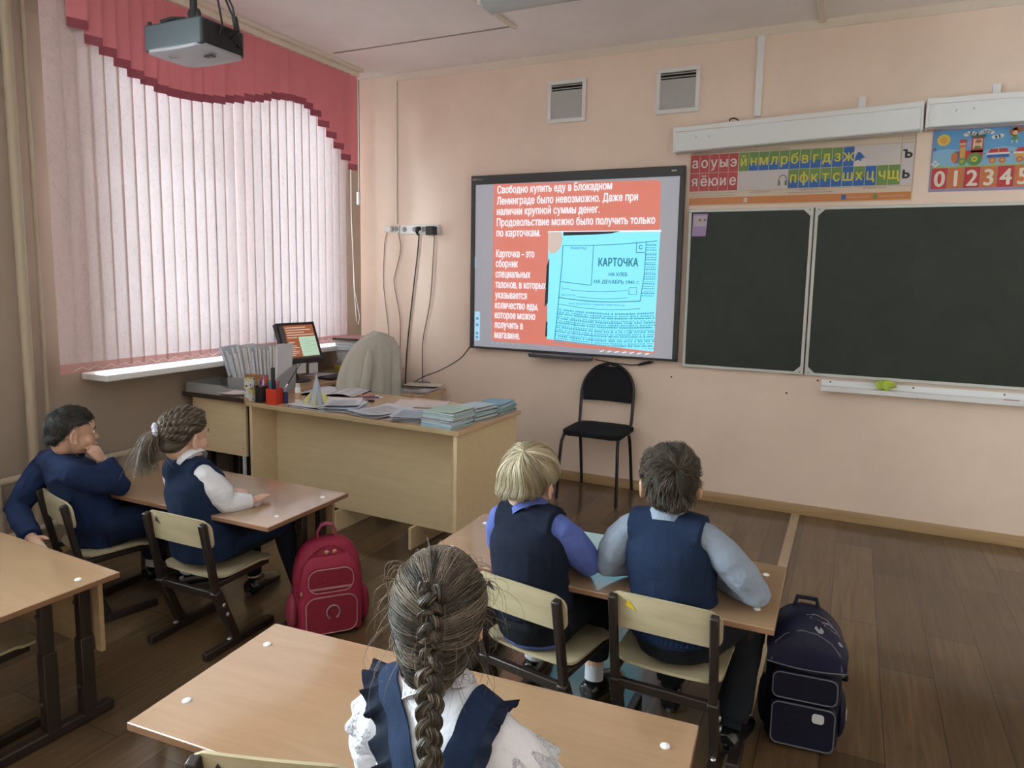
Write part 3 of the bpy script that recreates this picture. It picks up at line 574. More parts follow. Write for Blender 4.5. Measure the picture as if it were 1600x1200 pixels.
# alphabet poster
def alphabet():
    t = thing('alphabet_poster', 'letter poster with red, green and blue squares above the chalkboard', 'poster', (0, 0, 0))
    y = YW - .004
    MB().bb(-1.044, .266, y, YW - .0006, 2.010, 2.402).build('sheet', mat('poster_paper', (.66, .55, .44), .35), t)
    c = {'r': (.44, .035, .045), 'g': (.13, .26, .06), 'b': (.01, .12, .42), 'w': (.60, .56, .57), 'o': (.56, .20, .05), 'l': (.55, .62, .60)}
    ms = [mat('poster_' + k, v, .35) for k, v in c.items()]; ix = {k: i for i, k in enumerate(c)}
    B = []; Q = lambda a, b, d, e, k, lift=0: B.append((quad(a, b, d, e, y - .0006 - lift), ix[k]))
    Q(-1.041, .262, 2.017, 2.063, 'o')
    zt, zm, zb = 2.342, 2.224, 2.106; g = .0014
    for i in range(5):
        a = -1.044 + i * .0618
        Q(a + g, a + .0618 - g, zm + g, zt, 'r'); Q(a + g, a + .0618 - g, zb, zm - g, 'r')
    top = 'йнмлрбвгдзж'; bot = 'пфктсшхцчщ'
    wt, wb = .0615, .0623
    half = lambda a, w, z0, z1, k: [Q(a + g, a + w - g, z0, (z0 + z1) / 2 - .01, 'b'), Q(a + g, a + w - g, (z0 + z1) / 2 - .01, z1, 'g')]
    for i, ch in enumerate(top):
        a = -.733 + i * wt
        if ch == 'й': Q(a + g, a + wt - g, zm + g, zt, 'g')
        elif ch == 'ж': Q(a + g, a + wt - g, zm + g, zt, 'b')
        else: half(a, wt, zm + g, zt, ch)
    for i, ch in enumerate(bot):
        a = -.428 + i * wb
        if ch in 'шц': Q(a + g, a + wb - g, zb, zm - g, 'b')
        elif ch in 'чщ': Q(a + g, a + wb - g, zb, zm - g, 'g')
        else: half(a, wb, zb, zm - g, ch)
    for i in range(5): Q(-.733 + i * .061 + g, -.733 + (i + 1) * .061 - g / 2, zb, zm - g, 'w')
    for i in range(4): Q(-.056 + i * .0612 + g, -.056 + (i + 1) * .0612 - g / 2, zm + g, zt, 'w')
    Q(.196, .262, zm + g, zt + .004, 'w'); Q(.196, .262, zb, zm - g, 'w')
    merge('squares', B, ms, t)
    Lw, Ly, Lk, Lb = mat('letter_white', (.72, .68, .66), .4), mat('letter_yellow', (.66, .58, .06), .4), mat('letter_black', (.02, .02, .02), .4), mat('print_brown', (.16, .11, .09), .5)
    X = []; yy = y - .0013
    def letter(ch, cx, z, size, k, bold=.02, w=None):
        m = text(ch, size, (0, 0, 0), Matrix.Identity(3), None, bold=bold); xs = [v.co.x for v in m.vertices]; mid = (min(xs) + max(xs)) / 2
        s = .88 if w is None else w / (max(xs) - min(xs))
        m.transform(Matrix.Translation((cx, yy, z)) @ WALLR.to_4x4() @ Matrix.Diagonal((s, 1, 1, 1)) @ Matrix.Translation((-mid, 0, 0))); X.append((m, k))
    for i, ch in enumerate('аоуыэ'): letter(ch, -1.044 + (i + .5) * .0618, zm + .034, .092, 0)
    for i, ch in enumerate('яёюие'): letter(ch, -1.044 + (i + .5) * .0618, zb + .034, .092, 0)
    for i, ch in enumerate(top): letter(ch, -.733 + (i + .5) * wt, zm + .034, .090, 1)
    for i, ch in enumerate(bot): letter(ch, -.428 + (i + .5) * wb, zb + .034, .090, 1)
    letter('ъ', .228, zm + .036, .088, 2, .045); letter('ь', .228, zb + .036, .088, 2, .045)
    merge('letters', X, [Lw, Ly, Lk], t)
    P = [(fit_text('гласные первого ряда обозначают твёрдость согласного звука', -1.03, -.745, 2.350, .012, yy, 0), 0), (fit_text('в первом ряду звонкие согласные звуки', -.725, -.43, 2.350, .013, yy, 0), 0), (fit_text('гласные второго ряда обозначают мягкость', -1.03, -.75, 2.088, .011, yy, 0), 0), (fit_text('согласного звука, кроме буквы э', -1.03, -.75, 2.072, .011, yy, 0), 0),
         (fit_text('непарные звонкие', -.66, -.53, 2.086, .012, yy, 0), 0), (fit_text('парные согласные', -.36, -.21, 2.090, .012, yy, 0), 0), (fit_text('во втором ряду глухие согласные звуки', -.42, -.165, 2.074, .013, yy, 0), 0), (fit_text('непарные глухие', .0, .13, 2.088, .012, yy, 0), 0)]
    P += [(linem([(a, b), (c2, d)], .0014, yy), 0) for a, b, c2, d in ((-.733, 2.10, .262, 2.10), (.196, 2.10, .196, 2.395), (.264, 2.066, .264, 2.398), (-.06, 2.348, .264, 2.348), (-.4, 2.385, .264, 2.385), (.196, 2.37, .262, 2.37))]
    P += [(quad(-.69, -.668, 2.026, 2.056, yy), 3), (quad(-.112, -.088, 2.026, 2.056, yy), 1), (quad(.062, .085, 2.026, 2.056, yy), 2), (fit_text('твёрдые согласные', -.08, .04, 2.036, .014, yy, 0), 3), (fit_text('мягкие согласные', .095, .23, 2.036, .014, yy, 0), 3)]
    merge('small_print', P, [Lb, ms[2], ms[1], ms[3]], t)
    # bell and headphones pictures
    bx, bz = -.028, 2.283
    K = [(poly([(bx - .024, bz - .022), (bx - .022, bz - .002), (bx - .014, bz + .020), (bx, bz + .026), (bx + .012, bz + .014), (bx + .024, bz - .002), (bx + .026, bz - .008)], yy), 0), (linem([(bx - .026, bz - .026), (bx + .030, bz - .006)], .006, yy - .0004), 0), (disc(bx + .006, bz - .024, .006, yy), 0)]
    hx, hz = -.459, 2.155
    arc = [(hx + .024 * math.cos(a), hz + .034 * math.sin(a)) for a in [PI * k / 12 for k in range(13)]]
    K += [(linem([(hx + .024, hz - .012)] + arc + [(hx - .024, hz - .012)], .006, yy), 1), (quad(hx - .026, hz and hx - .013, hz - .03, hz + .0, yy), 1), (quad(hx + .013, hx + .026, hz - .03, hz, yy), 1)]
    merge('pictograms', K, [ms[2], mat('pic_green', (.12, .18, .13), .5)], t)
alphabet()

def numbers():
    t = thing('number_poster', 'blue counting poster with a toy train and numbers', 'poster', (0, 0, 0))
    y = YW - .004; x0, x1 = .350, 1.30
    MB().bb(x0, x1, y, YW - .0006, 2.056, 2.408).build('sheet', mat('sheet_lilac', (.30, .27, .45), .4), t)
    cs = dict(sky=(.10, .33, .60), sky2=(.22, .45, .65), grass=(.30, .46, .14), red=(.50, .035, .04), orange=(.55, .17, .05), yellow=(.70, .48, .05), white=(.68, .70, .70), green=(.10, .27, .08), blue=(.03, .12, .42), purple=(.12, .09, .25), skin=(.70, .40, .25), brown=(.35, .13, .05), gold=(.62, .34, .08), cream=(.72, .62, .45), dkgreen=(.06, .13, .07), lblue=(.25, .30, .60))
    ks = list(cs); ms = [mat('print_' + k, v, .35) for k, v in cs.items()]; I = []; lay = [0]
    def A(m, k): I.append((m, ks.index(k)))
    def yl(k): return y - .0006 - .0005 * k
    A(quad(x0 + .008, x1 - .008, 2.19, 2.402, yl(0)), 'sky'); A(poly([(x0 + .008, 2.19)] + [(x0 + .008 + (x1 - x0 - .016) * i / 24, 2.285 + .012 * math.sin(i * .9)) for i in range(25)] + [(x1 - .008, 2.19)], yl(1)), 'sky2')
    A(poly([(x0 + .008, 2.19)] + [(x0 + .008 + (x1 - x0 - .016) * i / 24, 2.200 + .003 * math.sin(i * 1.7)) for i in range(25)] + [(x1 - .008, 2.19)], yl(2)), 'grass')
    n = 24; A(poly([(.407 + (.036 if i % 2 else .030) * math.cos(i * 2 * PI / n), 2.348 + (.036 if i % 2 else .030) * math.sin(i * 2 * PI / n)) for i in range(n)], yl(2)), 'yellow'); A(disc(.407, 2.348, .019, yl(3)), 'gold')
    for cx, cz in ((.668, 2.352), (.684, 2.356), (.652, 2.350)): A(disc(cx, cz, .013, yl(2), .011), 'white')
    for i in range(9): A(disc(.515 + i * .0155, 2.372 + .008 * math.sin(i * 1.3) + i * .0015, .013, yl(2), .010), 'white')
    # engine
    A(quad(.475, .603, 2.232, 2.282, yl(3)), 'red'); A(quad(.545, .603, 2.27, 2.352, yl(3)), 'red'); A(quad(.553, .597, 2.292, 2.345, yl(4)), 'cream'); A(quad(.540, .612, 2.352, 2.366, yl(4)), 'dkgreen')
    A(disc(.575, 2.322, .016, yl(5)), 'skin'); A(disc(.577, 2.332, .017, yl(6), .010), 'brown'); A(quad(.560, .592, 2.292, 2.306, yl(5)), 'green')
    A(disc(.474, 2.247, .020, yl(4), .034), 'purple'); A(disc(.466, 2.247, .016, yl(5), .030), 'orange'); A(quad(.492, .518, 2.236, 2.30, yl(5)), 'gold'); A(quad(.489, .517, 2.30, 2.342, yl(4)), 'orange'); A(quad(.486, .520, 2.330, 2.346, yl(5)), 'red'); A(quad(.487, .519, 2.318, 2.323, yl(5)), 'cream')
    A(quad(.525, .543, 2.30, 2.338, yl(3)), 'lblue')
    for cx, cz, r in ((.565, 2.233, .036), (.506, 2.222, .021)): A(disc(cx, cz, r, yl(6)), 'green'); A(disc(cx, cz, r * .42, yl(7)), 'yellow'); A(disc(cx, cz, r * .18, yl(8)), 'green')
    def wagon(a, col, load):
        A(quad(a, a + .105, 2.236, 2.258, yl(3)), col); A(quad(a - .003, a + .108, 2.254, 2.264, yl(4)), 'white'); A(poly([(a + .004, 2.264), (a + .015, 2.286), (a + .094, 2.286), (a + .102, 2.264)], yl(4)), load)
        A(quad(a + .05, a + .056, 2.262, 2.288, yl(5)), 'gold')
        for cx in (a + .028, a + .074): A(disc(cx, 2.222, .017, yl(5)), 'orange'); A(disc(cx, 2.222, .008, yl(6)), 'gold')
        A(linem([(a - .02, 2.262), (a, 2.262)], .004, yl(3)), 'purple')
    wagon(.624, 'blue', 'red'); wagon(.752, 'gold', 'red'); wagon(.880, 'green', 'blue'); wagon(1.008, 'red', 'gold'); wagon(1.136, 'blue', 'orange')
    A(disc(.741, 2.374, .021, yl(4), .024), 'brown'); A(disc(.760, 2.383, .024, yl(4), .018), 'brown'); A(disc(.748, 2.368, .013, yl(5)), 'skin'); A(poly([(.735, 2.328), (.762, 2.328), (.758, 2.356), (.740, 2.356)], yl(4)), 'green'); A(linem([(.738, 2.328), (.734, 2.312)], .006, yl(4)), 'cream'); A(linem([(.758, 2.328), (.760, 2.312)], .006, yl(4)), 'cream')
    A(linem([(.358, 2.296), (.372, 2.300)], .008, yl(3)), 'purple'); A(linem([(.366, 2.306), (.366, 2.290)], .006, yl(3)), 'purple')
    for cx, cz in ((.372, 2.228), (.362, 2.214), (.385, 2.214), (.375, 2.203)): A(disc(cx, cz, .009, yl(3), .006), 'white')
    cw = .0805
    for i in range(11): A(quad(.361 + i * cw, .361 + (i + 1) * cw - .003, 2.073, 2.190, yl(0) - .0001), 'red' if i % 2 == 0 else 'orange')
    merge('picture', I, ms, t)
    X = []
    for i in range(11):
        b = str(i); m = text(b, .126, (0, 0, 0), Matrix.Identity(3), None, bold=.03); xs = [v.co.x for v in m.vertices]; mid = (min(xs) + max(xs)) / 2; s = .90 if i < 10 else .5
        m.transform(Matrix.Translation((.361 + (i + .5) * cw, y - .0016, 2.086)) @ WALLR.to_4x4() @ Matrix.Diagonal((s, 1, 1, 1)) @ Matrix.Translation((-mid, 0, 0))); X.append((m, 0))
    X.append((fit_text('Счёт', .785, .95, 2.352, .06, y - .0032, .03), 0))
    merge('numbers', X, [mat('digit_cream', (.74, .68, .58), .4)], t)
numbers()
# ------------------------------------------------------------------ school furniture
M_FRAME = mat('brown_black_metal', (.022, .014, .011), .38, spec=.5)
M_PLY = wood('birch_ply', (.40, .335, .205), (.475, .405, .265), (3, 3, 16), .38, contrast=(.35, .65))
M_BEECH = wood('beech_laminate', (.33, .20, .105), (.38, .235, .13), (2.4, 26, 26), .3, coat=1.0, ior=1.5); M_BEECH.node_tree.nodes['Principled BSDF'].inputs['Coat IOR'].default_value = 1.95; M_BEECH.node_tree.nodes['Principled BSDF'].inputs['Coat Roughness'].default_value = .09
M_EDGE = mat('edge_band', (.24, .125, .065), .4)
M_PANEL = wood('panel_laminate', (.34, .23, .125), (.40, .275, .155), (2.4, 26, 26), .42)
M_DESKP = wood('teacher_desk_laminate', (.72, .56, .335), (.80, .635, .40), (1.6, 20, 20), .38, contrast=(.3, .75))
M_DESKT = wood('teacher_desk_top', (.55, .36, .20), (.62, .42, .245), (2.2, 26, 26), .3, coat=.5)
M_RUBBER = mat('rubber', (.015, .015, .015), .7)
M_BOLT = mat('zinc_bolt', (.55, .55, .55), .3, .9)

def rounded(u, v, W, H, r):                       # unit square -> rounded rectangle
    s, t = 2 * u - 1, 2 * v - 1; k = max(0, abs(t) - (1 - 2 * r / H)) / (2 * r / H)
    return s * (W / 2 - r * (1 - math.sqrt(max(0, 1 - k * k)))), t * H / 2

def make_chair():
    t = thing('school_chair', '', 'chair')
    def seat(u, v):
        x, y = rounded(u, v, .345, .31, .045); y += .05
        return (x, y, .314 - .010 * math.cos(PI * x / .36) + (.006 if y < .12 else -1.1 * (y - .12) ** 2) + .10 * max(0, -y - .02) ** 1.5)
    MB().sheet(seat, 14, 14, .010, (0, 0, 1)).build('seat', M_PLY, t)
    def back(u, v):
        x, z = rounded(u, v, .352, .118, .034); zz = .502 + z + .012 * (1 - (x / .176) ** 2) * (1 if z > 0 else .8)
        return (x, -.135 - .142 * (zz - .44) * .9 - .020 * (1 - (x / .176) ** 2) + .006, zz)
    MB().sheet(back, 18, 10, .009, (0, 1, 0)).build('backrest', M_PLY, t)
    for s in (-1, 1):
        X = s * .155
        MB().bar((X, -.025, .03), (X, -.118, .262), .034, .036, (1, 0, 0)).build('leg', M_FRAME, t, bevel=.005)
        MB().bar((X, -.110, .235), (X, -.172, .558), .026, .028, (1, 0, 0)).build('back_post', M_FRAME, t, bevel=.005)
        MB().bar((X, -.185, .017), (X, .185, .017), .030, .034, (1, 0, 0)).build('foot_rail', M_FRAME, t, bevel=.005)
        MB().bar((X, -.12, .288), (X, .165, .292), .024, .024, (1, 0, 0)).build('seat_support', M_FRAME, t, bevel=.004)
        for z in (.20, .155): MB().ell((X + s * .018, -.118 + (.26 - z) * .40, z), (.005, .009, .009), nu=10, nv=6).build('bolt', M_BOLT, t)
        MB().ell((X, -.055, .036), (.010, .012, .006), nu=8, nv=6).build('weld_cap', M_BOLT, t)
    MB().bar((-.15, -.112, .242), (.15, -.112, .242), .030, .022, (0, 0, 1)).build('rear_crossbar', M_FRAME, t, bevel=.004)
    MB().bar((-.15, .14, .285), (.15, .14, .285), .022, .022, (0, 0, 1)).build('front_crossbar', M_FRAME, t, bevel=.004)
    return t
def sticker(t, m):
    def P(x, z): return (x, -.135 - .128 * (z - .44) - .020 * (1 - (x / .176) ** 2) + .0052 - .0098, z)
    v = [P(-.118, .527), P(-.080, .517), P(-.106, .550)]
    MB().add(v, [(0, 1, 2)]).build('triangle_sticker', m, t, fix=False)
CH = make_chair()
ST_D = mat('dark_sticker', (.03, .018, .022), .5); ST_Y = mat('yellow_sticker', (.62, .46, .02), .5)
chairs = [((-2.365, 2.03), .02, ST_D, 'birch school chair under the girl with the white scrunchie'),
          ((-.455, 2.200), -.01, ST_Y, 'birch school chair with a yellow triangle sticker on its backrest'),
          ((-.875, 2.105), -.17, ST_D, 'birch school chair under the blond boy'),
          ((-2.99, 1.955), -.26, None, 'birch school chair under the boy resting his chin on a fist'),
          ((-1.045, 1.128), .33, ST_D, 'birch school chair pulled up to the foreground desk with empty seat'),
          ((-2.53, 1.135), 0, None, 'birch school chair under the left desk, only seat and foot rail showing'),
          ((-.545, .86), .07, ST_D, 'birch school chair under the girl with the long braid')]
for i, ((x, y), a, st, lb) in enumerate(chairs):
    c = copy_tree(CH); c.location = (x, y, 0); c.rotation_euler = (0, 0, a); c['label'] = lb; c['group'] = 'school chairs at the pupils\' desks'
    if st: sticker(c, st)
for ch in list(CH.children): bpy.data.objects.remove(ch)
bpy.data.objects.remove(CH)

def make_desk(h):
    t = thing('student_desk', '', 'desk')
    top = MB(); top.prism([(-.6, -.25), (.6, -.25), (.6, .25), (-.6, .25)], h - .019, h)
    o = top.build('tabletop', [M_BEECH, M_EDGE], t, bevel=.0025)
    for p in o.data.polygons:
        if abs(p.normal.z) < .5: p.material_index = 1
    MB().bb(-.545, .545, .205, .221, h - .28, h - .022).build('modesty_panel', M_PANEL, t, bevel=.001)
    for s in (-1, 1):
        X = s * .50
        for y in (.055, .175):
            l = MB(); l.bb(X - .020, X + .020, y - .022, y + .022, .03, .30); l.bb(X - .016, X + .016, y - .018, y + .018, .29, h - .02); l.build('leg', M_FRAME, t, bevel=.003)
            for z in (.13, h - .09): MB().ell((X + s * .0, y - .024, z), (.007, .006, .007), nu=8, nv=6).build('bolt', M_RUBBER, t)
        MB().bb(X - .02, X + .02, -.19, .255, 0, .036).build('foot_rail', M_FRAME, t, bevel=.006)
        MB().bb(X - .016, X + .016, -.17, .20, h - .045, h - .0195).build('top_rail', M_FRAME, t, bevel=.003)
        for y in (-.135, .145): MB().lathe([(.011, 0), (.0105, .002), (.007, .004), (.001, .005)], 14, (s * .54, y, h)).build('bolt_cap', M_WHITE, t)
    return t
desks = [((-.833, 1.262), .075, .52, 'beech student desk in the foreground where the girl with the braid sits'),
         ((-.745, 2.326), .012, .53, 'beech student desk of the blond and the dark-haired boy'),
         ((-2.60, 2.232), .015, .54, 'beech student desk in front of the teacher\'s desk with the red backpack beside it'),
         ((-2.773, 1.262), -.04, .52, 'empty beech student desk cut off at the left edge of the photo')]
for (x, y), a, h, lb in desks:
    t = make_desk(h); t.location = (x, y, 0); t.rotation_euler = (0, 0, a); t['label'] = lb; t['group'] = 'pupils\' desks'
tag(MB(Matrix.Translation((-.69, 1.045, .5205))).tube([(0, 0, 0), (.006, .005, 0), (.014, .003, 0), (.012, -.004, 0), (.002, -.003, 0), (.03, .003, 0), (.05, -.004, 0)], .0009, 5).build('pencil_scribble', M_DARKG), 'small pencil scribble on the foreground desk top', 'scribble')

# teacher's desk
t = thing('teacher_desk', 'long beech teacher\'s desk with papers and exercise books on it', 'desk', (-2.474, 3.386, 0), -.042)
MB().bb(-.757, .757, -.34, .34, .725, .75).build('desk_top', M_DESKT, t, bevel=.003)
MB().bb(-.740, -.718, -.325, .32, 0, .7245).build('side_panel', M_DESKP, t, bevel=.001)
MB().bb(.716, .738, -.325, .32, .0, .7245).build('side_panel', M_DESKP, t, bevel=.001)
MB().bb(-.717, .715, -.135, -.115, .125, .7245).build('front_panel', M_DESKP, t, bevel=.001)
for x in (.345, -.20): MB().bb(x - .009, x + .009, -.19, .2, 0, .1248).build('foot_board', M_DESKP, t, bevel=.001)
MB().bb(-.75, .75, -.3405, -.3395, .727, .748).build('front_edge', mat('pale_edge', (.46, .35, .20), .4), t)

# side table along the window wall
t = thing('side_table', 'beech side table with a dark edged top beside the teacher\'s desk', 'table', (-3.495, 3.9, 0))
M_DKTOP = mat('dark_top_edge', (.05, .03, .025), .4)
MB().bb(-.27, .25, -.83, .86, .745, .770).build('table_top', [M_DESKT], t, bevel=.003)
MB().bb(-.272, .252, -.834, -.829, .744, .771).build('dark_edge', M_DKTOP, t)
MB().bb(-.235, .218, -.79, -.772, .40, .7445).build('end_panel', M_DESKP, t, bevel=.001)
for x in (-.14, .05): MB().bb(x - .02, x + .02, -.76, -.72, .0, .7445).build('leg', M_FRAME, t, bevel=.002)
for x in (-.10, .20): MB().bb(x - .02, x + .02, .80, .84, 0, .7445).build('leg', M_FRAME, t, bevel=.002)
for x, z in ((.195, .70), (.195, .45), (-.215, .70)): MB().ell((x, -.7905, z), (.004, .002, .004), nu=8, nv=6).build('screw', M_DARKG, t)
MB().bb(.185, .20, -.79, -.775, 0, .399).build('cable_tube', M_WHITEM, t)
t = thing('computer_case', 'dark computer case standing on the floor under the side table', 'computer', (-3.36, 3.42, 0))
MB().bb(-.095, .095, -.2, .2, 0.012, .36).build('case', M_BLACK, t, bevel=.006)
for k in range(3): MB().bb(-.07 + .05 * k, -.045 + .05 * k, -.203, -.2005, .20, .23).build('port', M_GREY, t)
for sx in (-.07, .07):
    for sy in (-.17, .17): MB().lathe([(.012, 0), (.012, .0125)], 10, (sx, sy, 0)).build('rubber_foot', M_RUBBER, t)
# low cabinet in the corner behind the teacher's chair
t = thing('low_cabinet', 'low tan cabinet with piled papers in the corner by the board wall', 'cabinet', (-3.085, 4.60, 0))
MB().bb(-.16, .16, -.2, .2, 0.002, .60).build('body', M_DESKP, t, bevel=.003)
MB().bb(-.19, .20, -.23, .215, .6005, .622).build('cabinet_top', M_DESKT, t, bevel=.003)
MB().bb(-.145, .145, -.216, -.2005, .03, .57).build('door', M_DESKP, t, bevel=.002)
MB().ell((.11, -.222, .42), (.01, .01, .01), nu=10, nv=8).build('handle', M_CHROME, bpy.data.objects[t.children[-1].name])

# black visitor chair by the board wall
t = thing('visitor_chair', 'black upholstered metal chair standing alone under the whiteboard', 'chair', (-1.548, 4.43, 0))
M_PAD = cloth('black_upholstery', (.012, .013, .017), .85, .12, 30)
M_TUBE = mat('black_tube', (.012, .010, .010), .3)
def pad(u, v):
    x, y = rounded(u, v, .42, .41, .07); return (x, .23 + y, .474 + .014 * math.sqrt(max(0, (1 - (x / .22) ** 2) * (1 - (y / .22) ** 2))))
MB().sheet(pad, 16, 16, .035, (0, 0, 1)).build('seat', M_PAD, t, bevel=.008, seg=3)
def bk(u, v):
    s = 2 * u - 1; z = v * .245; hw = .178 * (1 if z < .08 else math.sqrt(max(.0, 1 - ((z - .08) / .175) ** 2)) * .98 + .02)
    return (s * hw, .375 + .12 * (z + .19) - .018 + .03 * (s * hw / .18) ** 2 * -1 + .03, .66 + z - .02)
MB().sheet(bk, 14, 14, .024, (0, -1, 0)).build('backrest', M_PAD, t, bevel=.005)
arch = [(-.190, .355, .452), (-.193, .375, .52), (-.193, .392, .66)] + [(-.193 * math.cos(a), .400 + .055 * math.sin(a) , .70 + .205 * math.sin(a)) for a in [PI * k / 16 for k in range(17)]] + [(.193, .392, .66), (.193, .375, .52), (.190, .355, .452)]
MB().tube(arch, .0115, 10).build('back_frame', M_TUBE, t)
for s in (-1, 1):
    MB().tube([(s * .214, 0.0, 0), (s * .205, .022, .30), (s * .200, .035, .40), (s * .195, .06, .438), (s * .190, .12, .448), (s * .190, .355, .448)], .011, 10).build('leg', M_TUBE, t)
    MB().tube([(s * .192, .445, 0), (s * .188, .40, .25), (s * .186, .37, .38), (s * .186, .34, .43), (s * .186, .28, .447)], .011, 10).build('leg', M_TUBE, t)
MB().tube([(-.19, .10, .449), (.19, .10, .449)], .009, 8).build('cross_tube', M_TUBE, t)

# ceiling projector
t = thing('projector', 'dark grey projector hanging upside down from the ceiling before the window', 'projector', (-2.735, 2.365, 2.49), .02)
b = MB(); b.bb(-.172, .172, -.122, .122, .0, .112); b.build('body', mat('projector_grey', (.045, .062, .075), .42), t, bevel=.008, seg=3)
def cover(u, v):
    x, y = rounded(u, v, .346, .246, .03); return (x, y, -.004 - .014 * (1 - (x / .19) ** 2) * (1 - (y / .14) ** 4))
MB().sheet(cover, 16, 12, .012, (0, 0, -1)).build('bottom_cover', mat('projector_cover', (.34, .33, .36), .4), t)
MB().tube([(.08, .119, .055), (.08, .145, .055)], .045, 24).build('lens', M_BLACK, t)
MB().bb(.165, .1745, -.11, .11, .008, .105).build('connector_panel', M_BLACK, t, bevel=.002)
MB().bb(.075, .125, -.02, .0, -.022, -.017).build('hatch', M_BLACK, t)
for x, y in ((-.155, -.105), (-.155, .105)): MB().lathe([(.010, .110), (.010, .128)], 10, (x, y, 0)).build('foot', M_BLACK, t)
m = MB(); m.bb(-.05, .05, -.04, .04, .112, .122); m.tube([(0, 0, .12), (0, 0, .19)], .022, 14); m.ell((-.022, 0, .175), (.014, .012, .022)); m.ell((.026, 0, .175), (.014, .012, .022)); m.tube([(0, 0, .18), (0, 0, ZC - 2.495)], .016, 14); m.bb(-.06, .06, -.06, .06, ZC - 2.505, ZC - 2.4905)
m.build('ceiling_mount', M_BLACK, t)
MB().tube([(-.075, -.11, .118), (-.02, -.10, .128), (.03, -.07, .13)], .009, 8).build('bracket_arm', M_BLACK, t)
for pts in ([(.176, -.03, .06), (.20, -.03, .10), (.17, -.02, .20), (.10, -.01, .32), (.05, 0, .45), (.03, 0, .59)], [(.176, .04, .06), (.215, .04, .09), (.20, .03, .19), (.13, .02, .33), (.07, .01, .46), (.035, .012, .59)], [(.176, .08, .05), (.20, .08, .02), (.215, .06, .05), (.19, .05, .14), (.15, .03, .25)]):
    MB().tube(pts, .0045, 7).build('cable', M_BLACK, t)
MB().bar((.215, .04, .085), (.205, .035, .15), .016, .022).build('cable_plug', M_BLACK, t, bevel=.003)
q = MB()
q.tube([(-.06 + .03 * math.cos(a), -.06 + .016 * math.sin(a), -.0165) for a in [2 * PI * k / 16 for k in range(16)]], .0012, 5, closed=True); q.build('cover_emblem', M_GREY, t)
# ------------------------------------------------------------------ things on the teacher's desk and side table
ZT, ZS = .7505, .7705
PAPER = mat('paper', (.66, .67, .72), .7); PAPERP = mat('pinkish_paper', (.68, .60, .58), .7); PAPERB = mat('bluish_paper', (.56, .62, .74), .7); COVER = mat('book_cover_black', (.02, .015, .015), .4)
def page(w, d, curl=0, h=.0005, seed=0, lift=0):
    rg = random.Random(seed); a, b_, c = rg.uniform(-1, 1), rg.uniform(-1, 1), rg.uniform(0, 6)
    def f(u, v): return ((u - .5) * w, (v - .5) * d, h + curl * (abs(u - .5) * 2) ** 3 * (.5 + .5 * a) + curl * (abs(v - .5) * 2) ** 3 * (.5 + .5 * b_) + lift * (1 + math.sin(u * 5 + c)) * .5)
    return f
def sheet_obj(name, label, cat, x, y, z, rz, w=.21, d=.297, curl=.0, m=None, seed=0, group=None, lines=None, th=.0012, lift=0):
    t = MB(); t.sheet(page(w, d, curl, .0016, seed, lift), 8, 8, th, (0, 0, 1)); o = t.build(name, m or PAPER)
    o.location = (x, y, z); o.rotation_euler = (0, 0, rz); tag(o, label, cat, group)
    if lines:
        I = MB(); f = page(w, d, curl, .0019, seed, lift)
        for k in range(lines):
            v = .12 + .76 * k / lines; u1 = .85 if (k * 7 + seed) % 5 else .5
            I.add([Vector(f(u, vv)) + Vector((0, 0, .0001)) for u in (.12, u1) for vv in (v, v + .012)], [(0, 2, 3, 1)])
        I.build('print', M_INKG, o, fix=False)
    return o
M_INKG = mat('print_grey', (.25, .25, .30), .7)
# exercise books in three stacks at the right end
CB = [mat('book_teal', (.10, .34, .38), .5), mat('book_mint', (.42, .60, .53), .5), mat('book_blue', (.16, .42, .58), .5), mat('book_ice', (.50, .66, .74), .5), mat('book_grey', (.20, .25, .27), .5)]
def exercise_book(x, y, z, rz, m, label, group, w=.165, d=.205, h=.0065, bulge=0):
    t = thing('exercise_book', label, 'exercise book', (x, y, z), rz, group)
    f = lambda u, v: ((u - .5) * w, (v - .5) * d, h + bulge * u ** 2)
    c = MB(); c.sheet(f, 6, 2, .0022, (0, 0, 1)); c.bb(-w / 2, w / 2, -d / 2, d / 2, 0, .0016); c.bb(-w / 2, -w / 2 + .0012, -d / 2, d / 2, 0, h); c.build('cover', m, t)
    p = MB(); p.bb(-w / 2 + .0015, w / 2 - .002, -d / 2 + .002, d / 2 - .002, .0017, h - .0023); p.build('pages', PAPER, t)
rg = random.Random(9); G = 'pupils\' exercise books on the teacher\'s desk'
stacks = [(-1.868, 3.135, 9, -.05, 'stack at the desk\'s near right corner', .19), (-1.845, 3.385, 7, -.16, 'middle stack at the desk\'s right end', .165), (-1.812, 3.585, 6, .02, 'stack at the desk\'s far right corner', .165)]
for x, y, n, rz, where, w in stacks:
    z = ZT
    for k in range(n):
        lb = f'thin pale blue-green exercise book in the {where}'
        if k == n - 1: lb = f'topmost exercise book of the {where}'
        exercise_book(x + rg.uniform(-.008, .008), y + rg.uniform(-.008, .008), z, rz + rg.uniform(-.06, .06), CB[rg.randrange(5)] if k < n - 1 else CB[(1, 3, 2)[stacks.index((x, y, n, rz, where, w))]], lb, G, w=w, h=.0086, bulge=.007 if k == n - 1 else 0); z += .0090
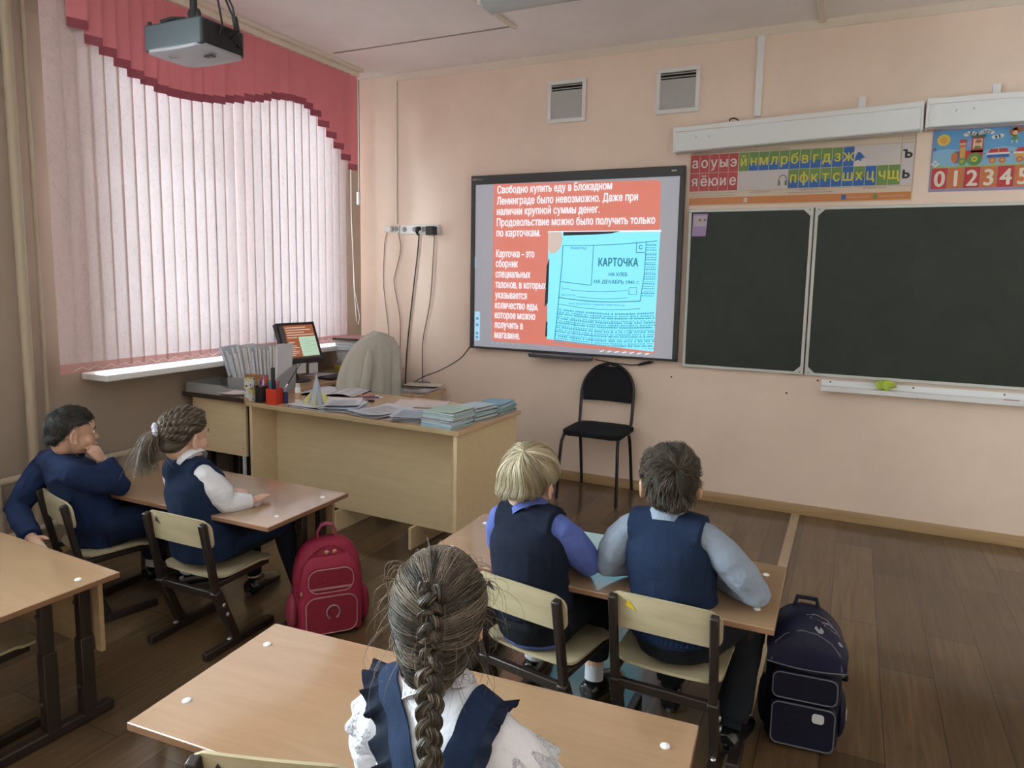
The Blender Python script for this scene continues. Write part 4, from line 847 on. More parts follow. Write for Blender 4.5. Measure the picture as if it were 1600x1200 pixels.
# loose paper piles
GP = 'loose sheets on the teacher\'s desk'
def pile(x, y, n, rz, where, m=(0, 0, 0), w=.21, d=.297, step=.0030, curl=.010, seed=0):
    r = random.Random(seed); MM = (PAPER, PAPERB, PAPERP)
    for k in range(n):
        sheet_obj('paper_sheet', f'white paper sheet lying in the {where}' if k < n - 1 else f'topmost printed sheet of the {where}', 'paper', x + r.uniform(-.02, .02), y + r.uniform(-.015, .015), ZT + .0004 + k * step, rz + r.uniform(-.25, .25), w, d, curl if k > n - 3 else .002, MM[m[k % len(m)]], seed + k, GP, 16 if k == n - 1 else None)
pile(-2.60, 3.205, 6, .35, 'pile beside the paper rocket', (1, 0, 1, 0), .20, .24, .0055, .012, 3)
pile(-2.335, 3.215, 5, -.30, 'wide pile in the desk\'s front middle', (1, 0, 0), .21, .297, .004, .008, 21)
pile(-2.115, 3.185, 5, .25, 'pile beside the exercise books', (0, 1, 0), .20, .25, .0045, .012, 40)
sheet_obj('paper_sheet', 'single pinkish sheet lying near the back edge of the teacher\'s desk', 'paper', -2.30, 3.545, ZT, .32, .32, .22, .004, PAPERP, 5)
sheet_obj('paper_sheet', 'cream folded sheet lying below the jacket on the teacher\'s desk', 'paper', -2.86, 3.52, ZT, .5, .21, .15, .006, mat('cream_paper', (.62, .52, .38), .7), 8)
def open_book():
    t = thing('class_register', 'open printed register with dark cover lying left of the jacket chair', 'book', (-3.00, 3.60, ZT), .25)
    MB().bb(-.20, .20, -.14, .14, .0, .004).build('cover', COVER, t, bevel=.001)
    for s in (-1, 1):
        f = lambda u, v: (s * (.003 + .190 * u), (v - .5) * .265, .006 + .014 * math.sin(PI * min(1, u * 1.15)) ** .8)
        o = MB().sheet(f, 10, 2, .0 ).build('page', PAPER, t, fix=False)
        I = MB()
        for k in range(14): v = .08 + .84 * k / 14; I.add([Vector(f(u, vv)) + Vector((0, 0, .0008)) for u in (.12, .5, .92) for vv in (v, v + .015)], [(0, 2, 3, 1), (2, 4, 5, 3)])
        I.build('print', M_INKG, o, fix=False)
open_book()
def book(name, label, cat, x, y, z, rz, w, d, h, m, group=None, pm=None):
    t = thing(name, label, cat, (x, y, z), rz, group); c = MB(); c.bb(-w / 2, w / 2, -d / 2, d / 2, 0, .0015); c.bb(-w / 2, w / 2, -d / 2, d / 2, h - .0015, h); c.bb(-w / 2, -w / 2 + .0015, -d / 2, d / 2, .0015, h - .0015); c.build('cover', m, t)
    MB().bb(-w / 2 + .002, w / 2 - .003, -d / 2 + .003, d / 2 - .003, .0016, h - .0016).build('pages', pm or PAPER, t)
book('notebook', 'closed notebook with black back cover under the paper rocket', 'notebook', -2.79, 3.165, ZT, -.1, .24, .17, .010, COVER)
sheet_obj('paper_sheet', 'white sheet lying on the notebook under the paper rocket', 'paper', -2.815, 3.165, ZT + .0105, -.04, .22, .16, .004, PAPER, 77)
# paper rocket
def rocket():
    t = thing('paper_rocket', 'grey-blue paper rocket cone with pale yellow fins', 'paper craft', (-2.785, 3.185, ZT + .0135), 0)
    c = MB(); c.lathe([(.042, 0), (.030, .055), (.017, .115), (.001, .178)], 28)
    c.build('cone', mat('rocket_paper', (.44, .47, .55), .6), t)
    Y = mat('yellow_paper', (.66, .64, .28), .6); W = mat('white_star', (.74, .74, .68), .6)
    for k in range(4):
        a = -PI / 2 + .35 + k * PI / 2; M = Matrix.Rotation(a, 4, 'Z')
        def fin(u, v): z = .002 + .080 * v; r = .040 - .020 * v + u * .048 * (1 - v) ** .8; return (r * 1.0, (u - .2) * .012 * math.sin(v * 3) + .014 * math.sin(PI * u) * (1 - v), z)
        f = MB(M).sheet(fin, 8, 8, .0012); o = f.build('fin', Y, t)
    s = MB(Matrix.Translation((-.030, -.062, .030)) @ Matrix.Rotation(math.radians(80), 4, 'X')); r8 = [(.013 if i % 2 else .005) for i in range(10)]
    s.prism([(r8[i] * math.sin(i * PI / 5), r8[i] * math.cos(i * PI / 5)) for i in range(10)], 0, .001); s.build('star', W, t)
    MB().lathe([(.0225, .098), (.0215, .104)], 24).build('band', mat('rocket_blue', (.36, .46, .60), .6), t)
rocket()
# pen cups
def pens(x, y, z, n, r, seed, label, group, lim=.155):
    q = random.Random(seed); cols = [(.05, .22, .42), (.45, .03, .16), (.25, .05, .35), (.70, .70, .70), (.55, .05, .05), (.03, .28, .40), (.5, .15, .35), (.08, .08, .10)]
    for k in range(n):
        a = q.uniform(0, 2 * PI); rr = r * math.sqrt(q.random()); tl = q.uniform(.03, .16); ta = a; L = q.uniform(.125, lim); c = cols[k % len(cols)]
        t = thing('pen', label, 'pen', (x + rr * .4 * math.cos(a), y + rr * .4 * math.sin(a), z + .004), 0, group); t.rotation_euler = (-tl * math.sin(ta), tl * math.cos(ta), 0)
        MB().tube([(0, 0, 0), (0, 0, L * .74)], .0044, 8).build('barrel', PENM.setdefault(c, mat('pen_plastic', c, .35)), t)
        c2 = cols[(k + 3) % len(cols)]; MB().tube([(0, 0, L * .741), (0, 0, L * .97), (0, 0, L)], [.0054, .0054, .003], 8).build('pen_cap', PENM.setdefault(c2, mat('pen_plastic', c2, .35)), t)
PENM = {}
t = thing('pen_cup', 'black hexagonal pen cup beside the floral vase', 'pen cup', (-3.165, 3.135, ZT), .2)
MB().lathe([(.040, 0), (.040, .095), (.0365, .095), (.0365, .004)], 6).build('cup', M_BLACK, t, bevel=.002, fix=False)
MB().lathe([(.0405, .0), (.0435, .0005), (.0435, .006), (.0405, .007)], 6).build('base', M_BLACK, t)
pens(-3.165, 3.135, ZT, 9, .045, 4, 'pen standing in the black hexagonal cup', 'pens in the black cup')
t = thing('pen_cup', 'square bright red pen cup at the front edge of the desk', 'pen cup', (-3.050, 3.125, ZT), .12)
c = MB(); s = .037; c.prism([(-s, -s), (s, -s), (s, s), (-s, s)], 0, .004)
for x0, x1, y0, y1 in ((-s, s, -s, -s + .003), (-s, s, s - .003, s), (-s, -s + .003, -s, s), (s - .003, s, -s, s)): c.bb(x0, x1, y0, y1, .0, .092)
c.build('cup', mat('red_plastic', (.56, .045, .02), .35), t, bevel=.001)
pens(-3.050, 3.125, ZT, 6, .05, 12, 'pen standing in the square red cup', 'pens in the red cup', .140)
t = thing('pointer_stick', 'long thin black pointer leaning out of the red cup', 'pointer', (-3.048, 3.130, ZT + .006)); t.rotation_euler = (-.38, .42, 0)
MB().tube([(0, 0, 0), (0, 0, .13)], .0045, 8).build('grip', M_CHROME, t); MB().tube([(0, 0, .13), (0, 0, .30)], [.0035, .0018], 8).build('rod', M_BLACK, t)
t = thing('marker_pen', 'thick black marker standing tall in the red cup', 'marker', (-3.065, 3.128, ZT + .005))
MB().tube([(0, 0, 0), (0, 0, .15)], .0115, 12).build('barrel', M_BLACK, t); MB().tube([(0, 0, .15), (0, 0, .205), (0, 0, .21)], [.0125, .0125, .009], 12).build('marker_cap', M_BLACK, t)
def vase():
    t = thing('floral_tin', 'white cylinder tin with yellow and green flower print', 'tin', (-3.262, 3.135, ZT))
    m = mat('floral_print', (.7, .7, .68), .4); n = N(m); v = n.coord('Object')
    a = n.n('TexVoronoi'); a.inputs['Scale'].default_value = 42; n.l(v, a.inputs['Vector']); b2 = n.n('TexVoronoi'); b2.inputs['Scale'].default_value = 17; n.l(v, b2.inputs['Vector'])
    c1 = n.ramp(a.outputs['Distance'], [(.28, (.03, .07, .05)), (.34, (.70, .72, .72))]); c2 = n.ramp(b2.outputs['Distance'], [(.30, (1, 1, 1)), (.36, (0, 0, 0))])
    c3 = n.ramp(a.outputs['Distance'], [(.2, (.42, .30, .02)), (.5, (.66, .60, .30))]); n.l(n.mix(c2, c1, c3), n.b.inputs['Base Color'])
    MB().lathe([(.030, 0), (.032, .003), (.032, .135), (.029, .137), (.029, .01)], 24).build('tin_body', m, t, fix=False)
vase()
t = thing('glue_bottle', 'white glue bottle standing beside the red pen cup', 'bottle', (-2.965, 3.225, ZT)); MB().lathe([(.016, 0), (.017, .004), (.017, .085), (.012, .092)], 18).build('bottle_body', M_WHITE, t); MB().lathe([(.013, .0925), (.013, .112), (.010, .115)], 16).build('bottle_cap', mat('pale_cap', (.62, .58, .55), .4), t); MB().lathe([(.0174, .02), (.0174, .06)], 18).build('bottle_label', mat('peach_label', (.55, .33, .22), .5), t)
t = thing('glue_stick', 'blue glue stick between the red cup and the white bottle', 'glue stick', (-3.005, 3.165, ZT)); MB().lathe([(.013, 0), (.013, .07)], 16).build('tube', mat('navy_plastic', (.02, .03, .12), .4), t); MB().lathe([(.0135, .0705), (.0135, .095), (.011, .097)], 16).build('stick_cap', mat('blue_grey', (.2, .22, .3), .4), t)
for lb, c, x, y, a in (('red pen lying near the back edge of the desk', (.55, .06, .03), -2.72, 3.575, .9), ('blue pen lying beside the red one at the back of the desk', (.05, .08, .30), -2.68, 3.56, .7)):
    t = thing('pen', lb, 'pen', (x, y, ZT + .0055), a); MB().tube([(-.07, 0, 0), (.05, 0, 0)], .005, 8).build('barrel', mat('pen_plastic', c, .35), t); MB().tube([(.0505, 0, 0), (.072, 0, 0), (.08, 0, 0)], [.0052, .0045, .001], 8).build('tip', M_WHITE, t)
tag(MB().bb(-2.64, -2.585, 3.45, 3.475, ZT, ZT + .012).build('eraser', M_BLACK, bevel=.004), 'small black eraser lying before the pinkish sheet', 'eraser')

# side table: letter tray, file rack, photo block, monitor, keyboard, books
t = thing('letter_tray', 'grey plastic letter tray with paper at the side table\'s left end', 'tray', (-3.595, 3.215, ZS), .0)
tr = MB(); tr.bb(-.15, .15, -.14, .14, 0, .004); tr.bb(-.15, .15, -.14, -.136, .004, .062); tr.bb(-.15, -.146, -.136, .14, .004, .062); tr.bb(-.146, .146, .136, .14, .004, .055)
tr.add([(.146, y, z) for y, z in ((-.136, .004), (.136, .004), (.136, .055), (.02, .02), (-.06, .025), (-.136, .062))] + [(.15, y, z) for y, z in ((-.136, .004), (.136, .004), (.136, .055), (.02, .02), (-.06, .025), (-.136, .062))], [(0, 1, 2, 3, 4, 5), (11, 10, 9, 8, 7, 6)] + [(i, (i + 1) % 6, (i + 1) % 6 + 6, i + 6) for i in range(6)])
tr.build('tray_body', mat('tray_plastic', (.36, .36, .36), .45), t)
sheet_obj('paper_sheet', 'white sheet bent up inside the grey letter tray', 'paper', -3.58, 3.215, ZS + .006, .05, .22, .22, .014, PAPER, 4)
sheet_obj('paper_sheet', 'pinkish paper sheet lying before the floral tin on the side table', 'paper', -3.36, 3.135, ZS + .0095, .3, .20, .14, .010, PAPERP, 6)
sheet_obj('paper_sheet', 'white paper sheet lying between letter tray and floral tin', 'paper', -3.365, 3.145, ZS, -.1, .15, .12, .008, PAPER, 14)
t = thing('photo_block', 'small brown wooden picture block behind the pen cups', 'picture', (-3.285, 3.215, ZS), .25)
MB().bb(-.075, .075, -.012, .012, 0, .125).build('block', wood('brown_wood', (.24, .10, .035), (.34, .16, .06), (6, 40, 40), .4), t, bevel=.002)
MB().bb(-.055, .055, -.0135, -.0121, .02, .10).build('picture', mat('amber_picture', (.42, .20, .06), .4), t); MB().ell((-.02, -.0135, .06), (.018, .002, .025)).build('motif', mat('amber_light', (.55, .33, .13), .4), t)
def file_rack():
    t = thing('magazine_rack', 'grey rack packed with slanted booklets and folders beside the window', 'rack', (-3.385, 3.36, ZS), .22)
    r = MB(); r.bb(-.17, .17, -.12, .12, 0, .005); r.bb(-.17, .17, .115, .12, .005, .16); r.bb(-.17, .17, -.12, -.115, .005, .09)
    for x in (-.17, -.06, .05, .165): r.add([(x, -.115, .005), (x, .115, .005), (x, .115, .16), (x, -.115, .09), (x + .005, -.115, .005), (x + .005, .115, .005), (x + .005, .115, .16), (x + .005, -.115, .09)], [(0, 1, 2, 3), (7, 6, 5, 4), (0, 4, 5, 1), (1, 5, 6, 2), (2, 6, 7, 3), (3, 7, 4, 0)])
    r.build('rack_body', M_GREY, t)
    q = random.Random(6); cs = [(.50, .58, .66), (.62, .62, .64), (.60, .58, .55), (.40, .47, .60), (.66, .66, .68), (.58, .50, .42), (.55, .57, .62)]
    R0 = rotz(.22)
    for k in range(17):
        x = -.155 + k * .0188; h = q.uniform(.22, .30); wv = q.uniform(.14, .19); c = cs[q.randrange(7)] if k else (.33, .45, .62)
        nm = ('booklet', 'booklet') if k % 3 else ('folder', 'folder'); o = R0 @ V(x, .0, 0)
        lb = 'booklet with pale pages packed upright in the grey rack' if k else 'blue and white booklet leaning at the left end of the grey rack'
        b = thing(nm[0] if k else 'booklet', lb if k % 3 or k == 0 else 'pale folder packed upright in the grey rack', nm[1] if k else 'booklet', (-3.385 + o.x, 3.36 + o.y, ZS + .0055), .22, 'booklets in the grey rack' if k and k % 3 else ('folders in the grey rack' if k else None))
        b.rotation_euler = (0, -.30 + .022 * k, .22)
        MB().bb(-.003, .003, -wv / 2, wv / 2, 0, h).build('cover', mat('booklet_cover', c, .55), b); MB().bb(.0032, .010, -wv / 2 + .002, wv / 2 - .003, .002, h - .004).build('pages', PAPER, b)
        if not k:
            for j in range(5): MB().bb(-.0036, -.0031, -wv / 2 + .02 + j * .03, -wv / 2 + .032 + j * .03, .07, .17).build('cover_print', PAPERB, b)
file_rack()
t = thing('set_square', 'wooden triangle ruler leaning by the window sill', 'ruler', (-3.60, 3.48, ZS), .6); t.rotation_euler = (-.22, 0, .5)
q = MB(); q.prism([(-.05, 0), (-.032, 0), (-.032, .15), (-.05, .165)], 0, .005, 'y'); q.prism([(-.05, .165), (-.032, .135), (.095, 0), (.07, 0), (.065, .004)], 0.0002, .0048, 'y'); q.prism([(-.032, 0), (.07, 0), (.06, .014), (-.032, .014)], .0003, .0047, 'y')
q.build('ruler_frame', wood('ruler_wood', (.42, .24, .09), (.52, .32, .14), (6, 40, 40), .4), t)
def monitor():
    t = thing('computer_monitor', 'black computer monitor tilted back, showing the same red slide', 'monitor', (-3.455, 3.765, ZS))
    # local frame: screen in the y-z plane facing +x, turned slightly to the class
    ps = Vector((.02, 0, .275)); R = Matrix.Rotation(-.20, 3, 'Z') @ Matrix.Rotation(-.40, 3, 'Y'); M = Matrix.Translation(ps) @ R.to_4x4(); W_, H_ = .315, .285
    b = MB(M); b.bb(-.035, -.001, -W_ / 2, W_ / 2, -H_ / 2, H_ / 2); b.bb(-.055, -.035, -W_ / 3, W_ / 3, -H_ / 3, H_ / 3); b.build('casing', M_BLACK, t, bevel=.004)
    f = MB(M); bw = .019
    f.bb(-.001, .004, -W_ / 2, W_ / 2, H_ / 2 - bw, H_ / 2); f.bb(-.001, .004, -W_ / 2, W_ / 2, -H_ / 2, -H_ / 2 + bw * 1.3); f.bb(-.001, .004, -W_ / 2, -W_ / 2 + bw, -H_ / 2 + bw * 1.3, H_ / 2 - bw); f.bb(-.001, .004, W_ / 2 - bw, W_ / 2, -H_ / 2 + bw * 1.3, H_ / 2 - bw)
    f.build('bezel', M_BLACK, t, bevel=.002)
    w, h = W_ / 2 - bw, H_ / 2 - bw
    def q(y0, y1, z0, z1, x): return nmesh('q', [M @ Vector((x, y, z)) for y, z in ((y0, z0), (y1, z0), (y1, z1), (y0, z1))], [(0, 1, 2, 3)])
    G = lambda n, c, s=1: mat(n, (.05, .05, .05), .3, emit=c, es=s)
    P = [(q(-w, w, -h + .006, h, .0005), 0), (q(-w * .72, w, -h * .86, h, .001), 1), (q(-w * .02, w * .98, -h * .84, h * .30, .0015), 2)]
    for k, e in enumerate((.55, .80, .40, .95, -.1)): P.append((q(-w * .66, w * e, h * (.88 - k * .145) - .006, h * (.88 - k * .145), .0016), 3))
    for k, e in enumerate((-.3, -.45, -.25, -.1, -.35, -.15, -.2, -.4)): P.append((q(-w * .66, w * e, h * (.02 - k * .105) - .005, h * (.02 - k * .105), .0016), 3))
    for k in range(7): P.append((q(w * .15, w * (.6 + .3 * (k % 2)), h * (.12 - k * .12), h * (.12 - k * .12) + .002, .0018), 4))
    merge('screen', P, [G('screen_dark', (.02, .02, .02)), G('screen_red', (.30, .075, .02)), G('screen_card', (.42, .60, .44)), G('screen_text', (.62, .52, .42)), G('screen_ink', (.2, .34, .25))], t)
    s = MB(); s.tube([(-.05, 0, .25), (-.055, 0, .10), (-.04, 0, .015)], [.022, .026, .034], 12); s.build('stand', M_BLACK, t); MB().lathe([(.10, 0), (.10, .006), (.03, .016)], 28, (-.02, 0, 0)).build('base', M_BLACK, t)
    for y0, z0 in ((-.16, .09), (-.06, .10), (.04, .095)):
        MB(Matrix.Translation((.055, 0, .0)) @ Matrix.Rotation(-.20, 4, 'Z')).bb(0, .001, y0, y0 + .075, z0 - .04, z0 + .03).build('paper_note', PAPER, t)
monitor()
t = thing('keyboard', 'black computer keyboard lying before the monitor on the side table', 'keyboard', (-3.32, 4.10, ZS), PI / 2 - .1)
MB().bb(-.20, .20, -.07, .07, 0, .016).build('keyboard_body', M_BLACK, t, bevel=.004)
kk = MB()
for i in range(14):
    for j in range(5): kk.bb(-.19 + i * .027, -.167 + i * .027, -.06 + j * .024, -.040 + j * .024, .0162, .021)
kk.build('keys', M_DARKG, t)
# pile of books in the window corner
q = random.Random(15); z = ZS; GB = 'books piled in the window corner'
spec = [((.10, .08, .30), .045, .27, 'thick purple patterned book at the bottom of the corner pile'), ((.12, .10, .34), .030, .26, None)] + [(c, .020, .25, None) for c in ((.52, .53, .56), (.58, .58, .60), (.50, .52, .56), (.55, .56, .58), (.45, .52, .55))] + [((.24, .42, .44), .022, .25, None), ((.30, .48, .48), .022, .25, None), ((.55, .50, .18), .010, .26, 'thin yellow-covered book near the top of the corner pile')]
names = ['second thick purple book from the bottom of the corner pile', 'lowest of the pale books in the corner pile', 'second lowest pale book in the corner pile', 'middle pale book in the corner pile', 'second highest pale book in the corner pile', 'highest pale book in the corner pile', 'lower of two teal books in the corner pile', 'upper of two teal books in the corner pile']
ni = iter(names)
for c, h, w_, lb in spec:
    book('book', lb or next(ni), 'book', -3.46 + q.uniform(-.01, .01), 4.47 + q.uniform(-.01, .01), z, .12 + q.uniform(-.08, .08), w_ + .05, .22, h, mat('corner_book_cover', c, .5), GB); z += h + .0006
book('folder', 'wide pink folder lying on top of the corner book pile', 'folder', -3.43, 4.47, z, .1, .40, .26, .022, mat('pink_folder', (.52, .28, .30), .45), None, M_DKTOP); 
t = thing('yellow_bowl', 'small dull yellow bowl standing behind the monitor', 'bowl', (-3.46, 4.26, ZS)); MB().lathe([(.045, 0), (.062, .015), (.072, .055), (.069, .055), (.058, .016), (.04, .006)], 24).build('bowl_body', mat('mustard', (.40, .32, .03), .45), t, fix=False)
sheet_obj('paper_sheet', 'white sheet lying in front of the keyboard on the side table', 'paper', -3.50, 4.06, ZS, .3, .21, .18, .006, PAPER, 44)
# cabinet top
ZC2 = .6225
for k, (lb, c, dx, rz, w, d, h) in enumerate((('blue magazine lying at the bottom on the low cabinet', (.16, .20, .36), .02, .2, .30, .22, .012), ('pale magazine lying in the middle on the low cabinet', (.55, .57, .62), .03, .1, .32, .23, .010), ('dark flat folder lying on top on the low cabinet', (.10, .09, .08), -.01, .05, .24, .17, .008))):
    book('magazine' if k < 2 else 'folder', lb, 'magazine' if k < 2 else 'folder', -3.06 + dx, 4.58, ZC2, rz, w, d, h, mat('mag_cover', c, .5), None); ZC2 += h + .0006
sheet_obj('paper_sheet', 'curled cream sheet lying on the low cabinet by the wall', 'paper', -3.00, 4.66, ZC2, .25, .30, .16, .012, mat('cream_sheet', (.58, .54, .46), .7), 3)
t = thing('junction_box', 'small grey box fixed to the wall where the black board lead ends', 'junction box', (-3.135, YW, .53))
MB().bb(-.052, .052, -.06, -.0005, 0, .115).build('box_body', mat('taupe', (.20, .175, .17), .6), t, bevel=.004); MB().bb(-.045, .045, -.063, -.0605, .008, .107).build('box_lid', mat('box_lid', (.16, .14, .14), .5), t, bevel=.002)

# teacher's chair with a jacket over its back
def teacher_chair():
    t = thing('office_chair', 'teacher\'s chair almost hidden under a hanging beige jacket', 'chair', (-3.165, 4.03, 0), -.35)
    MB().tube([(0, 0, .06), (0, 0, .42)], .028, 14).build('column', M_BLACK, t)
    for k in range(5):
        a = k * 2 * PI / 5; MB().bar((0, 0, .085), (.25 * math.cos(a), .25 * math.sin(a), .06), .045, .03, (0, 0, 1)).build('base_arm', M_BLACK, t, bevel=.004); MB().ell((.25 * math.cos(a), .25 * math.sin(a), .026), (.026, .026, .026)).build('caster', M_BLACK, t)
    def sp(u, v): x, y = rounded(u, v, .44, .44, .08); return (x, y, .50)
    MB().sheet(sp, 12, 12, .07, (0, 0, 1)).build('seat', M_PAD, t, bevel=.01)
    def bk(u, v): s = 2 * u - 1; zz = v * .47; hw = .19 * (1 if v < .55 else math.sqrt(max(0, 1 - ((v - .55) / .46) ** 2))); return (.225 + .045 * v - .03 * s * s, s * hw, .58 + zz)
    MB().sheet(bk, 14, 16, .04, (-1, 0, 0)).build('backrest', M_PAD, t)
    MB().bar((.05, 0, .46), (.235, 0, .66), .06, .02).build('back_support', M_BLACK, t)
    # jacket: falls over the top of the back on both sides
    j = thing('beige_jacket', 'beige jacket hanging over the back of the teacher\'s chair', 'jacket', (-3.165, 4.03, 0), -.35)
    def drape(u, v):
        a = u * 2 * PI; sn = math.sin(a); k = max(0., -sn) ** .7; z = 1.135 - .60 * v ** 1.1 - .13 * k * min(1, v * 2.2) * (1 - .35 * v)
        prof = math.sin(min(1, v * 3.0) * PI / 2) ** .55; hw = .205 * prof + .02 * v; hw += k * .085 * min(1, v * 2.4); dp = .034 + .034 * prof + .02 * v
        fold = (.014 * math.sin(a * 8 + 1.3 * v) + .008 * math.sin(a * 15 + 2)) * min(1, max(0, v - .15) * 2.4)
        return (.262 - .04 * v + (dp + fold) * math.cos(a), (hw + fold * .8) * sn, z)
    MB().sheet(drape, 96, 26).build('jacket_body', cloth('beige_wool', (.50, .475, .42), .95, .35, 25, .08), j, fix=False, sub=1)
    hem = [Vector(drape(.5 + .5 * 0 + .02 * 0 + i / 30 * .5 + .5, .30)) for i in range(8)]
    sl = []
    for i in range(9): u = i / 8; sl.append(Vector((.335 - .03 * u, -.10 - .10 * u + .03 * math.sin(u * 3), 1.02 - .42 * u)))
    MB().tube(sl, [.018, .032, .038, .040, .040, .039, .038, .036, .034], 14, flat=.55).build('sleeve', MATS['beige_wool'], j)
teacher_chair()
# ------------------------------------------------------------------ people
M_SKIN = mat('skin', (.60, .37, .265), .5, spec=.4, sub=.12)
M_SKIN2 = mat('skin_fair', (.66, .42, .31), .5, spec=.4, sub=.12)
M_EYE = mat('eye_white', (.75, .73, .70), .2); M_IRIS = mat('iris', (.04, .025, .015), .15); M_LIP = mat('lip', (.48, .21, .18), .45)
M_BLACKSHOE = mat('black_shoe', (.008, .008, .010), .25, coat=.4); M_SOLE = mat('shoe_sole', (.06, .055, .05), .6); M_SOCK = cloth('white_sock', (.55, .58, .63), .9, .2, 60)

def fuse(mb, name, m, parent, voxel=.005, smooth=5, fac=.6, disp=0, dsize=.06):
    o = mb.build(name, m, parent, fix=True)
    r = o.modifiers.new('remesh', 'REMESH'); r.mode = 'VOXEL'; r.voxel_size = voxel; r.use_smooth_shade = True
    if smooth: s = o.modifiers.new('smooth', 'SMOOTH'); s.iterations = smooth; s.factor = fac
    if disp:
        tx = bpy.data.textures.new('folds', 'CLOUDS'); tx.noise_scale = dsize; tx.noise_depth = 1
        d = o.modifiers.new('folds', 'DISPLACE'); d.texture = tx; d.strength = disp; d.mid_level = .5; d.texture_coords = 'LOCAL'
    return o

def hand(b, w, d, n, right, L=.122, curl=.35, spread=.09, thumb=.6):
    """palm at wrist w, fingers along d, palm facing n"""
    d = Vector(d).normalized(); n = Vector(n); n = (n - d * n.dot(d)).normalized(); s = d.cross(n) * (1 if right else -1)   # s points to the thumb side
    w = Vector(w); R = Matrix((s, d, n)).transposed()
    b.ell(w + d * L * .27, (L * .225, L * .31, L * .095), R)
    b.tube([w - d * L * .12, w + d * L * .12], [L * .15, L * .16], 10, flat=.8)
    for k, (off, ln) in enumerate(((.155, .40), (.052, .45), (-.052, .42), (-.150, .33))):
        p = w + d * L * .50 + s * L * off; a = curl * .7; dd = (d + s * spread * off * 6).normalized(); pts = [p - d * L * .10, p]
        for j, seg in enumerate((.42, .32, .26)):
            dr = dd * math.cos(a) + n * math.sin(a); p = p + dr * L * ln * seg; pts.append(p); a += curl
        b.tube(pts, [L * .056, L * .058, L * .054, L * .049, L * .040], 8)
    p = w + d * L * .10 + s * L * .14; dr = (d * .75 + s * thumb + n * .35).normalized()
    b.tube([p, p + dr * L * .20, p + dr * L * .32 + d * L * .06, p + dr * L * .40 + d * L * .14], [L * .075, L * .068, L * .058, L * .045], 8)

class Head:
    def __init__(s, c, az, pitch=0, roll=0, k=1.0, ear=1.0):      # az: facing direction, clockwise from +y
        s.c = Vector(c); s.k = k; s.ear = ear; s.R = rotz(-az) @ Matrix.Rotation(pitch, 3, 'X') @ Matrix.Rotation(roll, 3, 'Y')
    def p(s, x, y, z): return s.c + s.R @ Vector((x, y, z)) * s.k
    def add(s, b):
        k = s.k; E = lambda c, r: b.ell(s.p(*c), [q * k for q in r], s.R)
        E((0, -.008, .022), (.074, .092, .082)); E((0, .022, -.035), (.060, .062, .068)); E((0, .047, -.080), (.030, .027, .022)); E((0, -.035, -.045), (.055, .05, .06))
        for q in (-1, 1):
            E((q * .034, .050, -.040), (.025, .023, .025)); E((q * .077 * s.ear, -.006, -.018), (.007, .015, .025)); E((q * .080 * s.ear, .000, -.041), (.006, .009, .010)); b.tube([s.p(q * s.ear * (.078 + .010 * (1 if 1 < i < 8 else .4)), -.008 - .018 * math.sin(i * PI / 9) + .008, -.018 + .029 * math.cos(i * PI / 9)) for i in range(10)], .0058 * k, 8)
            E((q * .030, .066, -.003), (.014, .012, .010))
        E((0, .071, .014), (.044, .014, .011)); E((0, .089, -.031), (.0115, .014, .010)); E((0, .078, -.060), (.022, .012, .012))
        b.tube([s.p(0, .074, .008), s.p(0, .082, -.012), s.p(0, .091, -.030)], [.008 * k, .008 * k, .010 * k], 8)
        b.tube([s.p(-.013, .084, -.034), s.p(.013, .084, -.034)], .007 * k, 8)
    def details(s, MT, parent, brow):
        k = s.k
        for q in (-1, 1):
            e = MB(MT).ell(s.p(q * .030, .0735, -.003), (.0115 * k, .008 * k, .0075 * k), s.R).build('eye', M_EYE, parent)
            MB(MT).ell(s.p(q * .030, .0805, -.003), (.0055 * k, .002 * k, .0055 * k), s.R).build('iris', M_IRIS, e)
            MB(MT).tube([s.p(q * .012, .083, .012), s.p(q * .030, .082, .017), s.p(q * .047, .071, .012)], [.002 * k, .003 * k, .0015 * k], 6).build('eyebrow', brow, parent)
        MB(MT).tube([s.p(-.020, .086, -.062), s.p(-.008, .0915, -.059), s.p(0, .0915, -.060), s.p(.008, .0915, -.059), s.p(.020, .086, -.062)], [.001, .004 * k, .004 * k, .004 * k, .001], 8).build('mouth', M_LIP, parent)
    # --- hair geometry on an ellipsoid shell
    def shell(s, d, off):
        x, y, z = d.x * (.074 + off), d.y * (.092 + off), .022 + d.z * (.082 + off)
        if d.y < 0 and z < -.010: k = min(1, (-.010 - z) / .045) * min(1, -d.y * 3); y *= 1 + .75 * k; x *= 1 + .22 * k; z -= .012 * k
        return s.p(x, -.008 + y, z)
    def hairline(s, d, front=62, side=96, back=128):
        az = abs(math.degrees(math.atan2(d.x, d.y))); th = math.degrees(math.acos(max(-1, min(1, d.z))))
        lim = front + (side - front) * min(az, 85) / 85 if az < 85 else side + (back - side) * min(1, (az - 85) / 45)
        if 78 < az < 106: lim -= 8 * (1 - abs(az - 92) / 14)
        return lim - th
def hair_mat(name, c0, c1, c2, rough=.42):
    m = mat(name, c1, rough, spec=.4); n = N(m); a = n.n('Attribute', attribute_name='shade'); n.l(n.ramp(a.outputs['Fac'], [(0, c0), (.5, c1), (1, c2)]), n.b.inputs['Base Color']); return m
